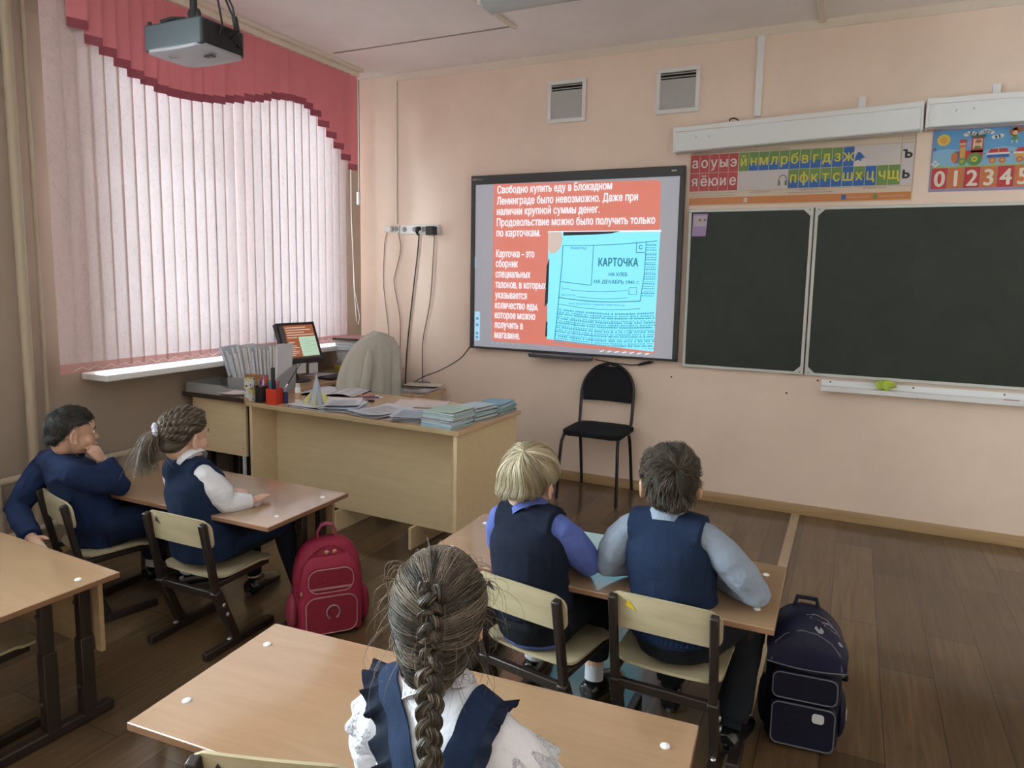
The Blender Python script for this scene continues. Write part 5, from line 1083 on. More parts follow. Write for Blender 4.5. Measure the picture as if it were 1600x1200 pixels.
class Hair:
    def __init__(s, MT): s.v = []; s.f = []; s.c = []; s.MT = MT
    def strand(s, pts, r, shade, taper=True):
        n = len(pts); b = len(s.v); pv = None
        for i, p in enumerate(pts):
            t = (pts[min(i + 1, n - 1)] - pts[max(i - 1, 0)]); t = t.normalized() if t.length > 1e-7 else V(0, 0, 1)
            if pv is None: pv = frame(t)[0]
            u = pv - t * pv.dot(t); u = u.normalized() if u.length > 1e-6 else frame(t)[0]; pv = u; w = t.cross(u)
            rr = r * (1 - .75 * (i / (n - 1)) ** 2) if taper else r
            for k in range(3): a = k * 2 * PI / 3; s.v.append(s.MT @ (p + u * rr * math.cos(a) + w * rr * math.sin(a))); s.c.append(shade)
            if i:
                o = b + (i - 1) * 3; s.f += [(o + k, o + (k + 1) % 3, o + 3 + (k + 1) % 3, o + 3 + k) for k in range(3)]
    def solid(s, mb, shade=.2):
        n = len(s.v); s.v += [s.MT @ p for p in mb.v]; s.f += [[i + n for i in q] for q in mb.f]; s.c += [shade] * len(mb.v)
    def build(s, name, m, parent):
        me = nmesh(name, s.v, s.f); a = me.attributes.new('shade', 'FLOAT', 'POINT'); a.data.foreach_set('value', s.c); me.shade_smooth(); return link(name, me, parent, [m])
def cap(hd, off, **kw):                                    # scalp-following base layer
    b = MB(); nu, nv = 48, 26
    def f(u, v):
        az = u * 2 * PI; d0 = V(math.sin(az), math.cos(az), 0); a = math.degrees(az) % 360; a = min(a, 360 - a)
        lo, hi = 0., 175.
        for _ in range(14):
            mid = (lo + hi) / 2; t = math.radians(mid); d = V(d0.x * math.sin(t), d0.y * math.sin(t), math.cos(t))
            if hd.hairline(d, **kw) > 0: lo = mid
            else: hi = mid
        t = math.radians(max(.5, lo * v)); d = V(d0.x * math.sin(t), d0.y * math.sin(t), math.cos(t))
        return hd.shell(d, off * (1 if v < .9 else 1 - (v - .9) * 6))
    b.sheet(f, nu, nv); return b
def flow(hd, pole, ph, s0, s1, offs, n, kw, jit=(0, 0, 0)):
    """points along the great circle leaving the whorl; stops at the hairline"""
    pole = pole.normalized(); e1, e2 = frame(pole); pts = []
    for i in range(n):
        u = i / (n - 1); a = s0 + (s1 - s0) * u; d = pole * math.cos(a) + (e1 * math.cos(ph) + e2 * math.sin(ph)) * math.sin(a)
        if hd.hairline(d, **kw) < -2: break
        pts.append(hd.shell(d, offs(u)) + Vector(jit) * u)
    return pts
def crop_hair(H, hd, rng, n, ln, lift, pole, kw, r=.0011, off=.005, clump=60):
    H.solid(cap(hd, off, **kw), .12)
    locks = [(rng.uniform(0, 2 * PI), rng.uniform(.05, 2.3), rng.gauss(.30, .45), rng.uniform(.05, 1)) for _ in range(clump * 6)]
    for i in range(n):
        ph, s0, sw, sh = rng.choice(locks); ph += rng.gauss(0, .12) / (.4 + s0); s0 = max(.02, s0 + rng.gauss(0, .10)); jx = Vector((rng.gauss(0, .0035), rng.gauss(0, .0035), rng.gauss(0, .0035))); L = ln * rng.uniform(.7, 1.25)
        pole_n = pole.normalized(); e1, e2 = frame(pole_n); pts = []
        for j in range(6):
            u = j / 5; a = s0 + L / .088 * u; p2 = ph + sw * u * .5
            d = pole_n * math.cos(a) + (e1 * math.cos(p2) + e2 * math.sin(p2)) * math.sin(a)
            if j == 0 and hd.hairline(d, **kw) < 1: break
            if hd.hairline(d, **kw) < -9: break
            hl = max(0, min(1, (hd.hairline(d, **kw) + 9) / 34)); pts.append(hd.shell(d, off - .001 + lift * math.sin(u * PI * .55) * (.35 + sh * 1.1) * hl) + jx * u)
        if len(pts) > 2: H.strand(pts, r, min(1, max(0, sh + rng.gauss(0, .15))))
def plait(H, path, side, A, R, turns, rng, nb=26, sh=(.15, .9)):
    """three-strand braid along path (list of points)"""
    N_ = len(path)
    for k in range(3):
        core = []; fr = []
        for i, p in enumerate(path):
            u = i / (N_ - 1); t = (path[min(i + 1, N_ - 1)] - path[max(i - 1, 0)]).normalized(); s = Vector(side); s = (s - t * s.dot(t)).normalized(); nn = t.cross(s)
            w = 2 * PI * (turns * u + k / 3); tp = 1 - .45 * u
            core.append(p + s * A * tp * math.sin(w) + nn * A * .55 * tp * math.sin(2 * w)); fr.append((s, nn, tp))
        m = MB().tube(core, [R * .8 * f[2] for f in fr], 10); H.solid(m, .12)
        for q in range(nb):
            ang = 2 * PI * q / nb + rng.uniform(-.1, .1); rad = R * rng.uniform(.82, 1.05); s0 = rng.uniform(*sh)
            H.strand([c + (f[0] * math.cos(ang + .5 * i * .3) + f[1] * math.sin(ang + .5 * i * .3)) * rad * f[2] for i, (c, f) in enumerate(zip(core, fr))], .0013, s0, False)

class Kid:
    """joints in world metres; clothes are shells around the same joints"""
    def __init__(s, name, label, J, hd, skin, az=0):
        s.J = {k: Vector(v) for k, v in J.items()}; s.hd = hd
        P = s.J['pelvis']; s.t = thing(name, label, 'person', (P.x, P.y, 0)); s.MT = Matrix.Translation((-P.x, -P.y, 0)); s.skin = skin
        j = s.J; s.lat = (j['SR'] - j['SL']).normalized(); s.plat = (j['HR'] - j['HL']).normalized()
    def torso(s, b, g, top=True, wk=1.0, low=.07):
        j = s.J; P, W, C, Nk = j['pelvis'], j['waist'], j['chest'], j['neck']; sm = (j['SL'] + j['SR']) / 2; hw = (j['SR'] - j['SL']).length / 2
        st = [(P - V(0, 0, low), .105 * wk + g, .085 + g), (P + V(0, 0, .0), .128 * wk + g, .103 + g), (P * .5 + W * .5, .124 * wk + g, .098 + g), (W, .113 * wk + g, .088 + g), (W * .4 + C * .6, .120 * wk + g, .092 + g), (C, .126 * wk + g, .094 + g), (sm * .72 + C * .28, hw * .98 + g, .078 + g), (sm + (Nk - sm) * .25, hw * .80 + g, .058 + g)]
        if top: st += [(sm + (Nk - sm) * .75, .060 + g, .050 + g), (Nk + (Nk - sm).normalized() * .01, .042 + g, .042 + g)]
        b.loft(st, 20, s.lat)
    def shoulders(s, b, g, f=1.0):
        j = s.J; sm = (j['SL'] + j['SR']) / 2
        b.tube([sm + (j['SL'] - sm) * f, sm + (j['SL'] - sm) * .5 + V(0, 0, .012), sm + V(0, 0, .018), sm + (j['SR'] - sm) * .5 + V(0, 0, .012), sm + (j['SR'] - sm) * f], [.040 + g, .050 + g, .055 + g, .050 + g, .040 + g], 12)
    def arm(s, b, q, g, end=1.0, puff=0, cuff=0):
        j = s.J; S, E, Wr = j['S' + q], j['E' + q], j['W' + q]; e = E + (Wr - E) * end
        b.tube([S, S * .72 + E * .28, S * .3 + E * .7, E, E * .55 + e * .45, e], [.036 + g, .039 + g + puff * .7, .036 + g + puff, .033 + g + puff * .6, .031 + g + puff * .4, .0235 + g + cuff], 12)
        b.ell(E, [.034 + g] * 3, nu=10, nv=8); b.ell(S, [.037 + g] * 3, nu=10, nv=8)
    def leg(s, b, q, g, end=1.0, flare=0):
        j = s.J; H, K, A = j['H' + q], j['K' + q], j['A' + q]; e = K + (A - K) * end
        b.tube([H, H * .6 + K * .4, H * .2 + K * .8, K, K * .65 + e * .35, K * .3 + e * .7, e], [.074 + g, .068 + g, .055 + g, .050 + g, .046 + g + flare * .5, .038 + g + flare, .031 + g + flare], 14)
        b.ell(K, [.050 + g] * 3, nu=12, nv=8)
    def foot(s, b, q, g=0):
        j = s.J; A, Tn = j['A' + q], j['T' + q]; d = (Tn - A); d.z = 0; d.normalize(); c = V(A.x, A.y, 0)
        b.loft([(c - d * .045 + V(0, 0, .032), .024 + g, .026 + g), (c - d * .02 + V(0, 0, .034), .030 + g, .034 + g), (c + d * .04 + V(0, 0, .036), .033 + g, .034 + g), (c + d * .10 + V(0, 0, .028), .037 + g, .026 + g), (c + d * .145 + V(0, 0, .022), .030 + g, .018 + g), (c + d * .165 + V(0, 0, .020), .012 + g, .010 + g)], 14, (d.y, -d.x, 0))
    def body(s, hands):
        b = MB(s.MT); s.torso(b, 0); s.shoulders(b, 0)
        for q in 'LR': s.arm(b, q, 0); s.leg(b, q, 0); s.foot(b, q, -.007)
        hd = s.hd; b.loft([(s.J['neck'] - V(0, 0, .02), .048, .046), (s.J['neck'] + V(0, 0, .02), .041, .042), (hd.p(0, -.018, -.055), .040, .044), (hd.p(0, -.012, -.02), .040, .044)], 14, s.lat)
        hd.add(b)
        for q in 'LR':
            if q in hands: hand(b, s.J['W' + q], *hands[q][:2], q == 'R', **(hands[q][2] if len(hands[q]) > 2 else {}))
        return fuse(b, 'body', s.skin, s.t, .0042, 3, .5)
    def shoes(s, m=None):
        for q in 'LR':
            b = MB(s.MT); s.foot(b, q, .009); o = fuse(b, 'shoe', m or M_BLACKSHOE, s.t, .005, 2)
            j = s.J; A, Tn = j['A' + q], j['T' + q]; d = (Tn - A); d.z = 0; d.normalize(); c = V(A.x, A.y, 0); e = V(d.y, -d.x, 0)
            out = [c + d * (.062 + .115 * math.cos(a)) + e * (.040 * math.sin(a) * (1 + .15 * math.cos(a))) for a in [2 * PI * k / 24 for k in range(24)]]
            MB(s.MT).add([p + V(0, 0, .001) for p in out] + [p + V(0, 0, .014) for p in out], [tuple(range(23, -1, -1)), tuple(range(24, 48))] + [(i, (i + 1) % 24, (i + 1) % 24 + 24, i + 24) for i in range(24)]).build('sole', M_SOLE, o)
    def socks(s, m=M_SOCK):
        for q in 'LR':
            j = s.J; K, A = j['K' + q], j['A' + q]; u = (K - A).normalized()
            MB(s.MT).tube([A - u * .01, A + u * .05, A + u * .12], [.034, .034, .037], 14).build('sock', m, s.t)
    def collar(s, m, r=.050, h=.028, name='collar'):
        n0 = s.J['neck']; up = (s.hd.p(0, -.015, -.06) - n0).normalized(); u, w = frame(up); b = MB(s.MT)
        def f(a, v):
            an = a * 2 * PI; rad = r + .006 * v - (.010 if v > .66 else 0); hgt = (-.012 + h * 1.5 * v) if v < .67 else (-.012 + h * 1.0 - h * .9 * (v - .67) / .33)
            rad = r + (.002 if v < .67 else .009 + .008 * (v - .67) / .33)
            return n0 + up * hgt + u * math.cos(an) * rad + w * math.sin(an) * rad
        b.sheet(f, 36, 9).build(name, m, s.t, fix=False)
    def trousers(s, m, end=.93, disp=.006):
        b = MB(s.MT); j = s.J; P = j['pelvis']
        b.loft([(P - V(0, 0, .075), .112, .095), (P, .142, .118), (P * .55 + j['waist'] * .45, .134, .108)], 20, s.plat)
        for q in 'LR': s.leg(b, q, .010, end, .010)
        return fuse(b, 'trousers', m, s.t, .007, 5, .5, disp)
    def top(s, name, m, g=.008, sleeves=True, end=.97, puff=0, cuff=0, disp=.006, low=.07, wk=1.0, dsize=.05, smooth=5):
        b = MB(s.MT); s.torso(b, g, True, wk, low); s.shoulders(b, g)
        if sleeves:
            for q in 'LR': s.arm(b, q, g, end, puff, cuff)
        return fuse(b, name, m, s.t, .006, smooth, .5, disp, dsize)
    def vest(s, m, g=.021, name='vest', low=.02, disp=.003, f=.86, wk=1.0):
        b = MB(s.MT); j = s.J; P, W, C, Nk = j['pelvis'], j['waist'], j['chest'], j['neck']; sm = (j['SL'] + j['SR']) / 2; hw = (j['SR'] - j['SL']).length / 2
        st = [(P - V(0, 0, low), .128 * wk + g, .103 + g), (P * .5 + W * .5, .126 * wk + g, .100 + g), (W, .115 * wk + g, .090 + g), (W * .4 + C * .6, .122 * wk + g, .094 + g), (C, .124 * wk + g, .096 + g), (sm * .62 + C * .38, hw * .96 + g * .6, .084 + g), (sm + (Nk - sm) * .1, hw * .90 + g * .4, .062 + g), (sm + (Nk - sm) * .42, hw * .60 + g, .056 + g)]
        b.loft(st, 22, s.lat); b.tube([sm + (j['SL'] - sm) * f + V(0, 0, .006), sm + V(0, 0, .012), sm + (j['SR'] - sm) * f + V(0, 0, .006)], [.044 + g, .056 + g, .044 + g], 12)
        return fuse(b, name, m, s.t, .006, 5, .5, disp, .06)

def seated(P, az, neck, SL, SR, EL, WL, ER, WR, KL, KR, AL, AR, toe=.14, spread=.072):
    P = Vector(P); nk = Vector(neck); R = rotz(-az); fw = R @ V(0, 1, 0); rt = R @ V(1, 0, 0)
    W = P * .62 + nk * .38 + fw * -.012; C = P * .28 + nk * .72 - fw * .008
    J = dict(pelvis=P, waist=W, chest=C, neck=nk, SL=SL, SR=SR, EL=EL, WL=WL, ER=ER, WR=WR, HL=P - rt * spread - V(0, 0, .01), HR=P + rt * spread - V(0, 0, .01), KL=KL, KR=KR, AL=AL, AR=AR)
    for q in 'LR': J['T' + q] = Vector(J['A' + q]) + fw * toe + (rt * (.03 if q == 'R' else -.03))
    return J
NAVY = cloth('navy_knit', (.010, .022, .070), .9, .4, 16); NAVYD = cloth('dark_navy_wool', (.006, .010, .024), .92, .35, 16); NAVYB = cloth('navy_vest_wool', (.009, .020, .052), .92, .35, 16)
BLACKC = cloth('black_trousers', (.008, .010, .014), .9, .45, 14); BLUES = cloth('blue_shirt_cotton', (.085, .12, .36), .8, .5, 18, .06); GREYS = cloth('grey_shirt_cotton', (.24, .285, .36), .8, .5, 18, .06)
WHITES = cloth('white_blouse_cotton', (.68, .68, .73), .8, .45, 20, .04); DENIMN = cloth('navy_trousers', (.008, .016, .045), .9, .4, 14)

# --- blond boy
def kid_blond():
    hd = Head((-.945, 2.135, .850), .18, -.02, .04, 1.02)
    J = seated((-.905, 2.085, .405), .13, (-.925, 2.095, .752), (-1.048, 2.115, .705), (-.800, 2.075, .715), (-1.075, 2.19, .56), (-.985, 2.33, .552), (-.735, 2.150, .590), (-.83, 2.27, .552), (-.96, 2.41, .40), (-.78, 2.40, .40), (-1.02, 2.37, .08), (-.765, 2.34, .08))
    k = Kid('person', 'blond boy in a navy vest and blue shirt seated with his back to us', J, hd, M_SKIN2)
    k.body({'L': ((.9, .55, 0), (0, 0, -1), dict(curl=.2)), 'R': ((-.85, .55, 0), (0, 0, -1), dict(curl=.2))})
    hd.details(k.MT, k.t, mat('blond_brow', (.25, .19, .11), .7))
    k.top('shirt', BLUES, .005, puff=.014, cuff=.006, low=.085, disp=.004); k.vest(NAVYD, low=-.035); k.trousers(BLACKC, .80); k.socks(); k.shoes(); k.collar(BLUES, .053, .040)
    H = Hair(k.MT); rng = random.Random(11); kw = dict(front=78, side=108, back=130); pole = V(.10, -.50, .85)
    H.solid(cap(hd, .012, **kw), .25)
    locks = [(rng.uniform(0, 2 * PI), rng.uniform(0, 1)) for _ in range(130)]
    for ph, sh in locks:
        sw = rng.gauss(.22, .30); top = rng.uniform(.012, .019)
        for i in range(17):
            p0 = ph + rng.gauss(0, .06); a0 = rng.uniform(0, .12); pts = []; e1, e2 = frame(pole.normalized()); pn = pole.normalized(); r0 = rng.uniform(-.002, .002)
            for j in range(15):
                u = j / 14; a = a0 + 2.45 * u; q = p0 + sw * math.sin(u * 3) + (p0 - ph) * (-.6 * u)
                d = pn * math.cos(a) + (e1 * math.cos(q) + e2 * math.sin(q)) * math.sin(a); hl = hd.hairline(d, **kw)
                if hl < -5: break
                o = top + r0 + .006 * math.sin(min(1, u * 1.5) * PI * .6) + .004 * sh * math.sin(u * 5 + ph * 3) - (.010 * max(0, 1 - hl / 14) if hl < 14 else 0)
                pts.append(hd.shell(d, o))
            if len(pts) > 4: H.strand(pts, .0012, min(1, max(0, sh * .7 + rng.gauss(.15, .15))))
    H.build('hair', hair_mat('blond_hair', (.20, .155, .085), (.40, .33, .215), (.60, .53, .39), .38), k.t)
kid_blond()

# --- dark haired boy
def kid_dark():
    hd = Head((-.487, 2.200, .890), -.30, .06, -.05, 1.05)
    J = seated((-.450, 2.200, .405), -.02, (-.478, 2.172, .778), (-.612, 2.175, .728), (-.342, 2.150, .742), (-.676, 2.165, .595), (-.56, 2.33, .552), (-.207, 2.175, .590), (-.33, 2.315, .552), (-.53, 2.52, .41), (-.25, 2.48, .41), (-.50, 2.42, .08), (-.27, 2.28, .08))
    k = Kid('person', 'dark haired boy in a navy vest and grey shirt with elbows spread on the desk', J, hd, M_SKIN)
    k.body({'L': ((.75, .65, 0), (0, 0, -1), dict(curl=.25)), 'R': ((-.7, .7, 0), (0, 0, -1), dict(curl=.25))})
    hd.details(k.MT, k.t, mat('dark_brow', (.03, .022, .016), .7))
    k.top('shirt', GREYS, .005, puff=.014, cuff=.006, disp=.005, low=.05); k.vest(NAVYB, low=-.005, wk=1.02); k.trousers(BLACKC, .97, .006); k.socks(BLACKC); k.shoes(); k.collar(GREYS, .056, .044)
    b = MB(k.MT); P = J['pelvis']; W = J['waist']                      # ribbed hem of the vest
    def rib(u, v):
        a = u * 2 * PI; g = .0022 * math.cos(a * 60); z = P + V(0, 0, .006 + .045 * v); rt = k.plat; fw = V(-rt.y, rt.x, 0); return z + rt * math.cos(a) * (.156 + g - .004 * v) + fw * math.sin(a) * (.129 + g - .004 * v)
    b.sheet(rib, 480, 3).build('ribbed_hem', NAVY, k.t, fix=False)
    H = Hair(k.MT); rng = random.Random(5); kw = dict(front=62, side=92, back=136)
    crop_hair(H, hd, rng, 5200, .034, .015, V(.16, -.82, .55), kw, .0011, .006, 70)
    H.build('hair', hair_mat('dark_brown_hair', (.016, .011, .008), (.040, .029, .020), (.115, .09, .065), .42), k.t)
kid_dark()

# --- boy resting his chin on a fist
def kid_fist():
    hd = Head((-3.030, 1.900, .826), .46, -.06, -.03, 1.0)
    J = seated((-2.985, 1.965, .400), .28, (-3.068, 1.885, .708), (-3.235, 1.905, .668), (-2.930, 1.825, .660), (-3.250, 1.770, .475), (-3.040, 1.705, .402), (-2.858, 1.985, .585), (-2.930, 1.965, .690), (-2.98, 2.24, .40), (-2.80, 2.20, .40), (-3.06, 2.28, .08), (-2.84, 2.30, .08))
    k = Kid('person', 'boy in a navy jacket with his chin on his fist, other hand behind him', J, hd, M_SKIN)
    k.body({'L': ((.80, -.10, -.40), (-.15, -.45, .9), dict(curl=.22, L=.13)), 'R': ((-.10, -.30, .75), (-.75, -.55, -.25), dict(curl=1.15, thumb=.3, L=.125))})
    hd.details(k.MT, k.t, mat('black_brow', (.015, .012, .010), .7))
    k.top('jacket', NAVY, .012, puff=.010, cuff=.008, disp=.010, low=.085, dsize=.045); k.trousers(DENIMN, .86); k.socks(); k.shoes(); k.collar(NAVY, .058, .056)
    H = Hair(k.MT); rng = random.Random(8); kw = dict(front=56, side=88, back=142)
    crop_hair(H, hd, rng, 3600, .017, .005, V(.05, -.5, .85), kw, .0010, .005, 80)
    H.build('hair', hair_mat('black_hair', (.012, .011, .011), (.026, .024, .022), (.075, .072, .066), .45), k.t)
kid_fist()

# --- girl with the braided crown and pony tail
def kid_pony():
    hd = Head((-2.500, 2.045, .842), .16, -.03, .02, 1.02)
    J = seated((-2.405, 2.055, .400), .10, (-2.455, 2.030, .738), (-2.585, 2.045, .680), (-2.345, 2.005, .690), (-2.645, 2.13, .555), (-2.46, 2.20, .562), (-2.285, 2.065, .572), (-2.240, 2.150, .564), (-2.50, 2.37, .40), (-2.27, 2.35, .395), (-2.50, 2.40, .08), (-2.19, 2.38, .08))
    k = Kid('person', 'girl in a navy pinafore and white blouse with a white scrunchie in her ponytail', J, hd, M_SKIN2)
    k.body({'L': ((.9, .4, 0), (0, 0, -1), dict(curl=.15)), 'R': ((-.12, .98, .02), (0, 0, -1), dict(curl=.10, L=.115))})
    hd.details(k.MT, k.t, mat('brown_brow', (.07, .05, .03), .7))
    k.top('blouse', WHITES, .005, puff=.016, cuff=.004, disp=.004); k.vest(NAVYB, low=.0, name='pinafore', wk=.98); k.collar(WHITES, .052, .038)
    b = MB(k.MT); P = J['pelvis']; Km = (Vector(J['KL']) + Vector(J['KR'])) / 2
    b.loft([(P + V(0, -.02, .10), .135, .112), (P + V(0, -.02, .02), .158, .128), (P + V(0, -.01, -.045), .165, .125)], 22, k.plat)
    b.loft([(P + V(0, .0, -.01), .155, .085), (P * .5 + Km * .5, .165, .080), (Km + V(0, .03, .0), .175, .072)], 22, k.plat)
    fuse(b, 'skirt', NAVYB, k.t, .008, 6, .5, .010, .06)
    TI = cloth('dark_tights', (.010, .012, .02), .9, .2, 40); bt = MB(k.MT); [k.leg(bt, q, .003, .98) for q in 'LR']; fuse(bt, 'tights', TI, k.t, .007, 4); k.shoes()
    H = Hair(k.MT); rng = random.Random(21); kw = dict(front=58, side=97, back=152); H.solid(cap(hd, .006, **kw), .2)
    tie = V(-.20, -.93, .10).normalized(); tp = hd.shell(tie, .020)
    starts = [(a, t) for a, t in ((-75, 62), (-50, 54), (-25, 50), (0, 50), (25, 50), (50, 54), (75, 62), (95, 80), (-95, 80), (112, 100), (-112, 100))]
    def slerp(a, b_, u):
        w = math.acos(max(-1, min(1, a.dot(b_)))); return (a * math.sin((1 - u) * w) + b_ * math.sin(u * w)) / max(1e-5, math.sin(w))
    for az, th in starts:                                  # twisted rows running back to the pony tail
        az, th = math.radians(az), math.radians(th); d0 = V(math.sin(az) * math.sin(th), math.cos(az) * math.sin(th), math.cos(th))
        base = [hd.shell(slerp(d0, tie, i / 40), .010) for i in range(41)]; nrm = [slerp(d0, tie, i / 40) for i in range(41)]
        tw = 9
        for ph in (0, PI):
            core = []
            for i, (p, d) in enumerate(zip(base, nrm)):
                t = (base[min(i + 1, 40)] - base[max(i - 1, 0)]).normalized(); nn = (hd.R @ d); sd = t.cross(nn).normalized(); w = 2 * PI * tw * i / 40 / 2 + ph
                core.append(p + sd * .0085 * math.cos(w) + nn * .006 * math.sin(w))
            H.solid(MB().tube(core, .0075, 8), .35)
            for q in range(9):
                an = 2 * PI * q / 9; H.strand([c + V(math.cos(an + i * .2), math.sin(an + i * .2), math.sin(an * 2 + i * .1) * .5) * .0075 for i, c in enumerate(core)], .0012, rng.uniform(.2, 1), False)
    for i in range(900):                                   # combed hair between the rows
        az = rng.uniform(0, 2 * PI); th = math.radians(rng.uniform(45, 120)); d0 = V(math.sin(az) * math.sin(th), math.cos(az) * math.sin(th), math.cos(th))
        if hd.hairline(d0, **kw) < 0: continue
        H.strand([hd.shell(slerp(d0, tie, u / 8), .007 + .004 * math.sin(u / 8 * PI)) for u in range(9)], .0010, rng.uniform(0, 1))
    dn = (hd.R @ V(-.30, -.75, 0)).normalized()
    for i in range(420):
        a, r = rng.uniform(0, 2 * PI), math.sqrt(rng.random()); L = rng.uniform(.12, .20); o = V(math.cos(a), math.sin(a), 0) * r * .011; sp = V(rng.gauss(0, .016), rng.gauss(0, .016), 0); pts = []
        for j in range(10):
            u = j / 9; pts.append(tp + o * (1 + 2.0 * math.sin(min(1, u * 1.3) * PI * .75)) + dn * (.050 * math.sin(u * PI * .55) + .004 * math.sin(u * 9 + i)) - V(0, 0, L * u ** 1.35) + sp * u * u * 1.6)
        H.strand(pts, .0013, rng.uniform(.1, 1))
    for i in range(60):
        g = rng.uniform(.4, 1); az = rng.uniform(0, 2 * PI); th = math.radians(rng.uniform(30, 90)); d0 = V(math.sin(az) * math.sin(th), math.cos(az) * math.sin(th), math.cos(th))
        H.strand([hd.shell(slerp(d0, tie, u / 16), .012 + .014 * (u / 8) * g) for u in range(8)], .0005, 1)
    H.build('hair', hair_mat('brown_hair', (.035, .025, .018), (.105, .078, .055), (.27, .215, .16), .40), k.t)
    s = MB(k.MT); rg = random.Random(4)
    ax = dn; u, w = frame(ax)
    ring = [tp + dn * .004 + (u * math.cos(a) + w * math.sin(a)) * (.020 + .004 * math.sin(a * 7)) for a in [2 * PI * i / 48 for i in range(48)]]
    s.tube(ring, [.0095 + .0025 * math.sin(i * 1.9) for i in range(48)], 8, closed=True).build('scrunchie', cloth('scrunchie_fabric', (.55, .56, .66), .8, .6, 60, .3, fine=120), k.t)
kid_pony()

# --- girl with the long braid, in the foreground
def kid_braid():
    hd = Head((-.622, 1.020, .945), -.42, .02, .03, .98, .86)
    J = seated((-.505, .895, .405), -.10, (-.588, .968, .832), (-.700, .990, .782), (-.474, .945, .798), (-.785, 1.05, .600), (-.68, 1.20, .546), (-.385, 1.03, .610), (-.50, 1.20, .546), (-.63, 1.24, .40), (-.45, 1.24, .40), (-.66, 1.24, .08), (-.44, 1.24, .08))
    k = Kid('person', 'girl with a long brown braid, white blouse and ruffled navy straps, seen from behind', J, hd, M_SKIN2)
    k.body({'L': ((.85, .5, 0), (0, 0, -1), dict(curl=.2)), 'R': ((-.85, .5, 0), (0, 0, -1), dict(curl=.2))})
    hd.details(k.MT, k.t, mat('hazel_brow', (.06, .04, .025), .7))
    LACE = cloth('white_lace', (.66, .66, .72), .85, 1.0, 120, .10, fine=260)
    bl = k.top('blouse', WHITES, .008, puff=.018, cuff=.004, disp=.006, wk=.96)
    k.collar(LACE, .050, .040)
    for q in 'LR':                                       # lace flounces over the shoulders
        S, E = Vector(J['S' + q]), Vector(J['E' + q]); t = (E - S).normalized(); u, w = frame(t); b = MB(k.MT)
        def fl(a, v): an = a * 2 * PI; r = .043 + .026 * v + .006 * math.sin(an * 9) * v; return S + t * (.012 + .085 * v) + u * math.cos(an) * r + w * math.sin(an) * r
        b.sheet(fl, 72, 8).build('lace_flounce', LACE, k.t, fix=False)
    b = MB(k.MT); P = Vector(J['pelvis']); Km = (Vector(J['KL']) + Vector(J['KR'])) / 2
    b.loft([(P + V(0, 0, .13), .130, .108), (P + V(0, -.01, .02), .150, .125), (P + V(0, 0, -.04), .160, .125)], 22, k.plat); b.loft([(P, .155, .085), (P * .5 + Km * .5, .165, .080), (Km + V(0, .03, 0), .17, .072)], 22, k.plat)
    fuse(b, 'skirt', NAVYB, k.t, .008, 6, .5, .008, .06)
    TI = cloth('white_tights', (.55, .55, .58), .9, .2, 40); bt = MB(k.MT); [k.leg(bt, q, .003, .98) for q in 'LR']; fuse(bt, 'tights', TI, k.t, .007, 4); k.shoes()
    # straps: laid over the back of the blouse
    from mathutils.bvhtree import BVHTree
    bpy.context.view_layer.update(); dg = bpy.context.evaluated_depsgraph_get(); ev = bl.evaluated_get(dg); me = ev.to_mesh(); bv = BVHTree.FromPolygons([v.co.copy() for v in me.vertices], [list(p.vertices) for p in me.polygons]); ev.to_mesh_clear()
    def on(p):                                            # nearest blouse surface point and normal
        q, n, _, _ = bv.find_nearest(k.MT @ Vector(p)); return k.MT.inverted() @ q, n
    def strap(pts, wd, side, ruf):
        n = 40; C = []
        for i in range(n + 1):
            u = i / n * (len(pts) - 1); a = min(int(u), len(pts) - 2); f = u - a; C.append(on(Vector(pts[a]) * (1 - f) + Vector(pts[a + 1]) * f))
        C = [(p, nn) for p, nn in C]
        for _ in range(3): C = [C[0]] + [((C[i - 1][0] + C[i][0] * 2 + C[i + 1][0]) / 4, (C[i - 1][1] + C[i][1] + C[i + 1][1]).normalized()) for i in range(1, n)] + [C[-1]]
        def pt(u, v, lift=0):
            i = min(n, int(round(u * n))); p, nn = C[i]; t = (C[min(i + 1, n)][0] - C[max(i - 1, 0)][0]).normalized(); sd = nn.cross(t).normalized() * side
            q, n2 = on(p + sd * (v * wd)); return q + n2 * (.006 + lift)
        MB(k.MT).sheet(lambda u, v: pt(u, v - .5), n, 6, .003).build('strap', NAVYB, k.t, fix=False)
        bb = MB(k.MT)
        n2 = 200
        def rf2(u, v):
            x = u * n; i = min(n - 1, int(x)); f = x - i
            a = pt(i / n, .42, .003) * (1 - f) + pt((i + 1) / n, .42, .003) * f; p, nn = C[i]; t = (C[min(i + 1, n)][0] - C[max(i - 1, 0)][0]).normalized(); sd = nn.cross(t).normalized() * side
            en = min(1, u * 9, (1 - u) * 9); wv = math.sin(u * 74 + math.sin(u * 23)) * v * en; return a + sd * (ruf * v * (.55 + .45 * en)) + nn * (.008 * v + .008 * wv) + t * (.005 * math.cos(u * 74) * v * en)
        bb.sheet(rf2, n2, 5).build('ruffle', NAVYD, k.t, fix=False)
    strap([(-.712, 1.06, .82), (-.706, .99, .850), (-.677, .92, .84), (-.615, .86, .80), (-.552, .82, .73), (-.52, .80, .62), (-.51, .79, .50)], .046, -1, .030)
    strap([(-.490, 1.03, .84), (-.488, .95, .865), (-.490, .89, .85), (-.494, .84, .79), (-.500, .81, .70), (-.505, .79, .58), (-.505, .78, .50)], .052, 1, .020)
    H = Hair(k.MT); rng = random.Random(31); kw = dict(front=62, side=112, back=148); H.solid(cap(hd, .007, **kw), .08)
    def dirv(az, th): return V(math.sin(az) * math.sin(th), math.cos(az) * math.sin(th), math.cos(th))
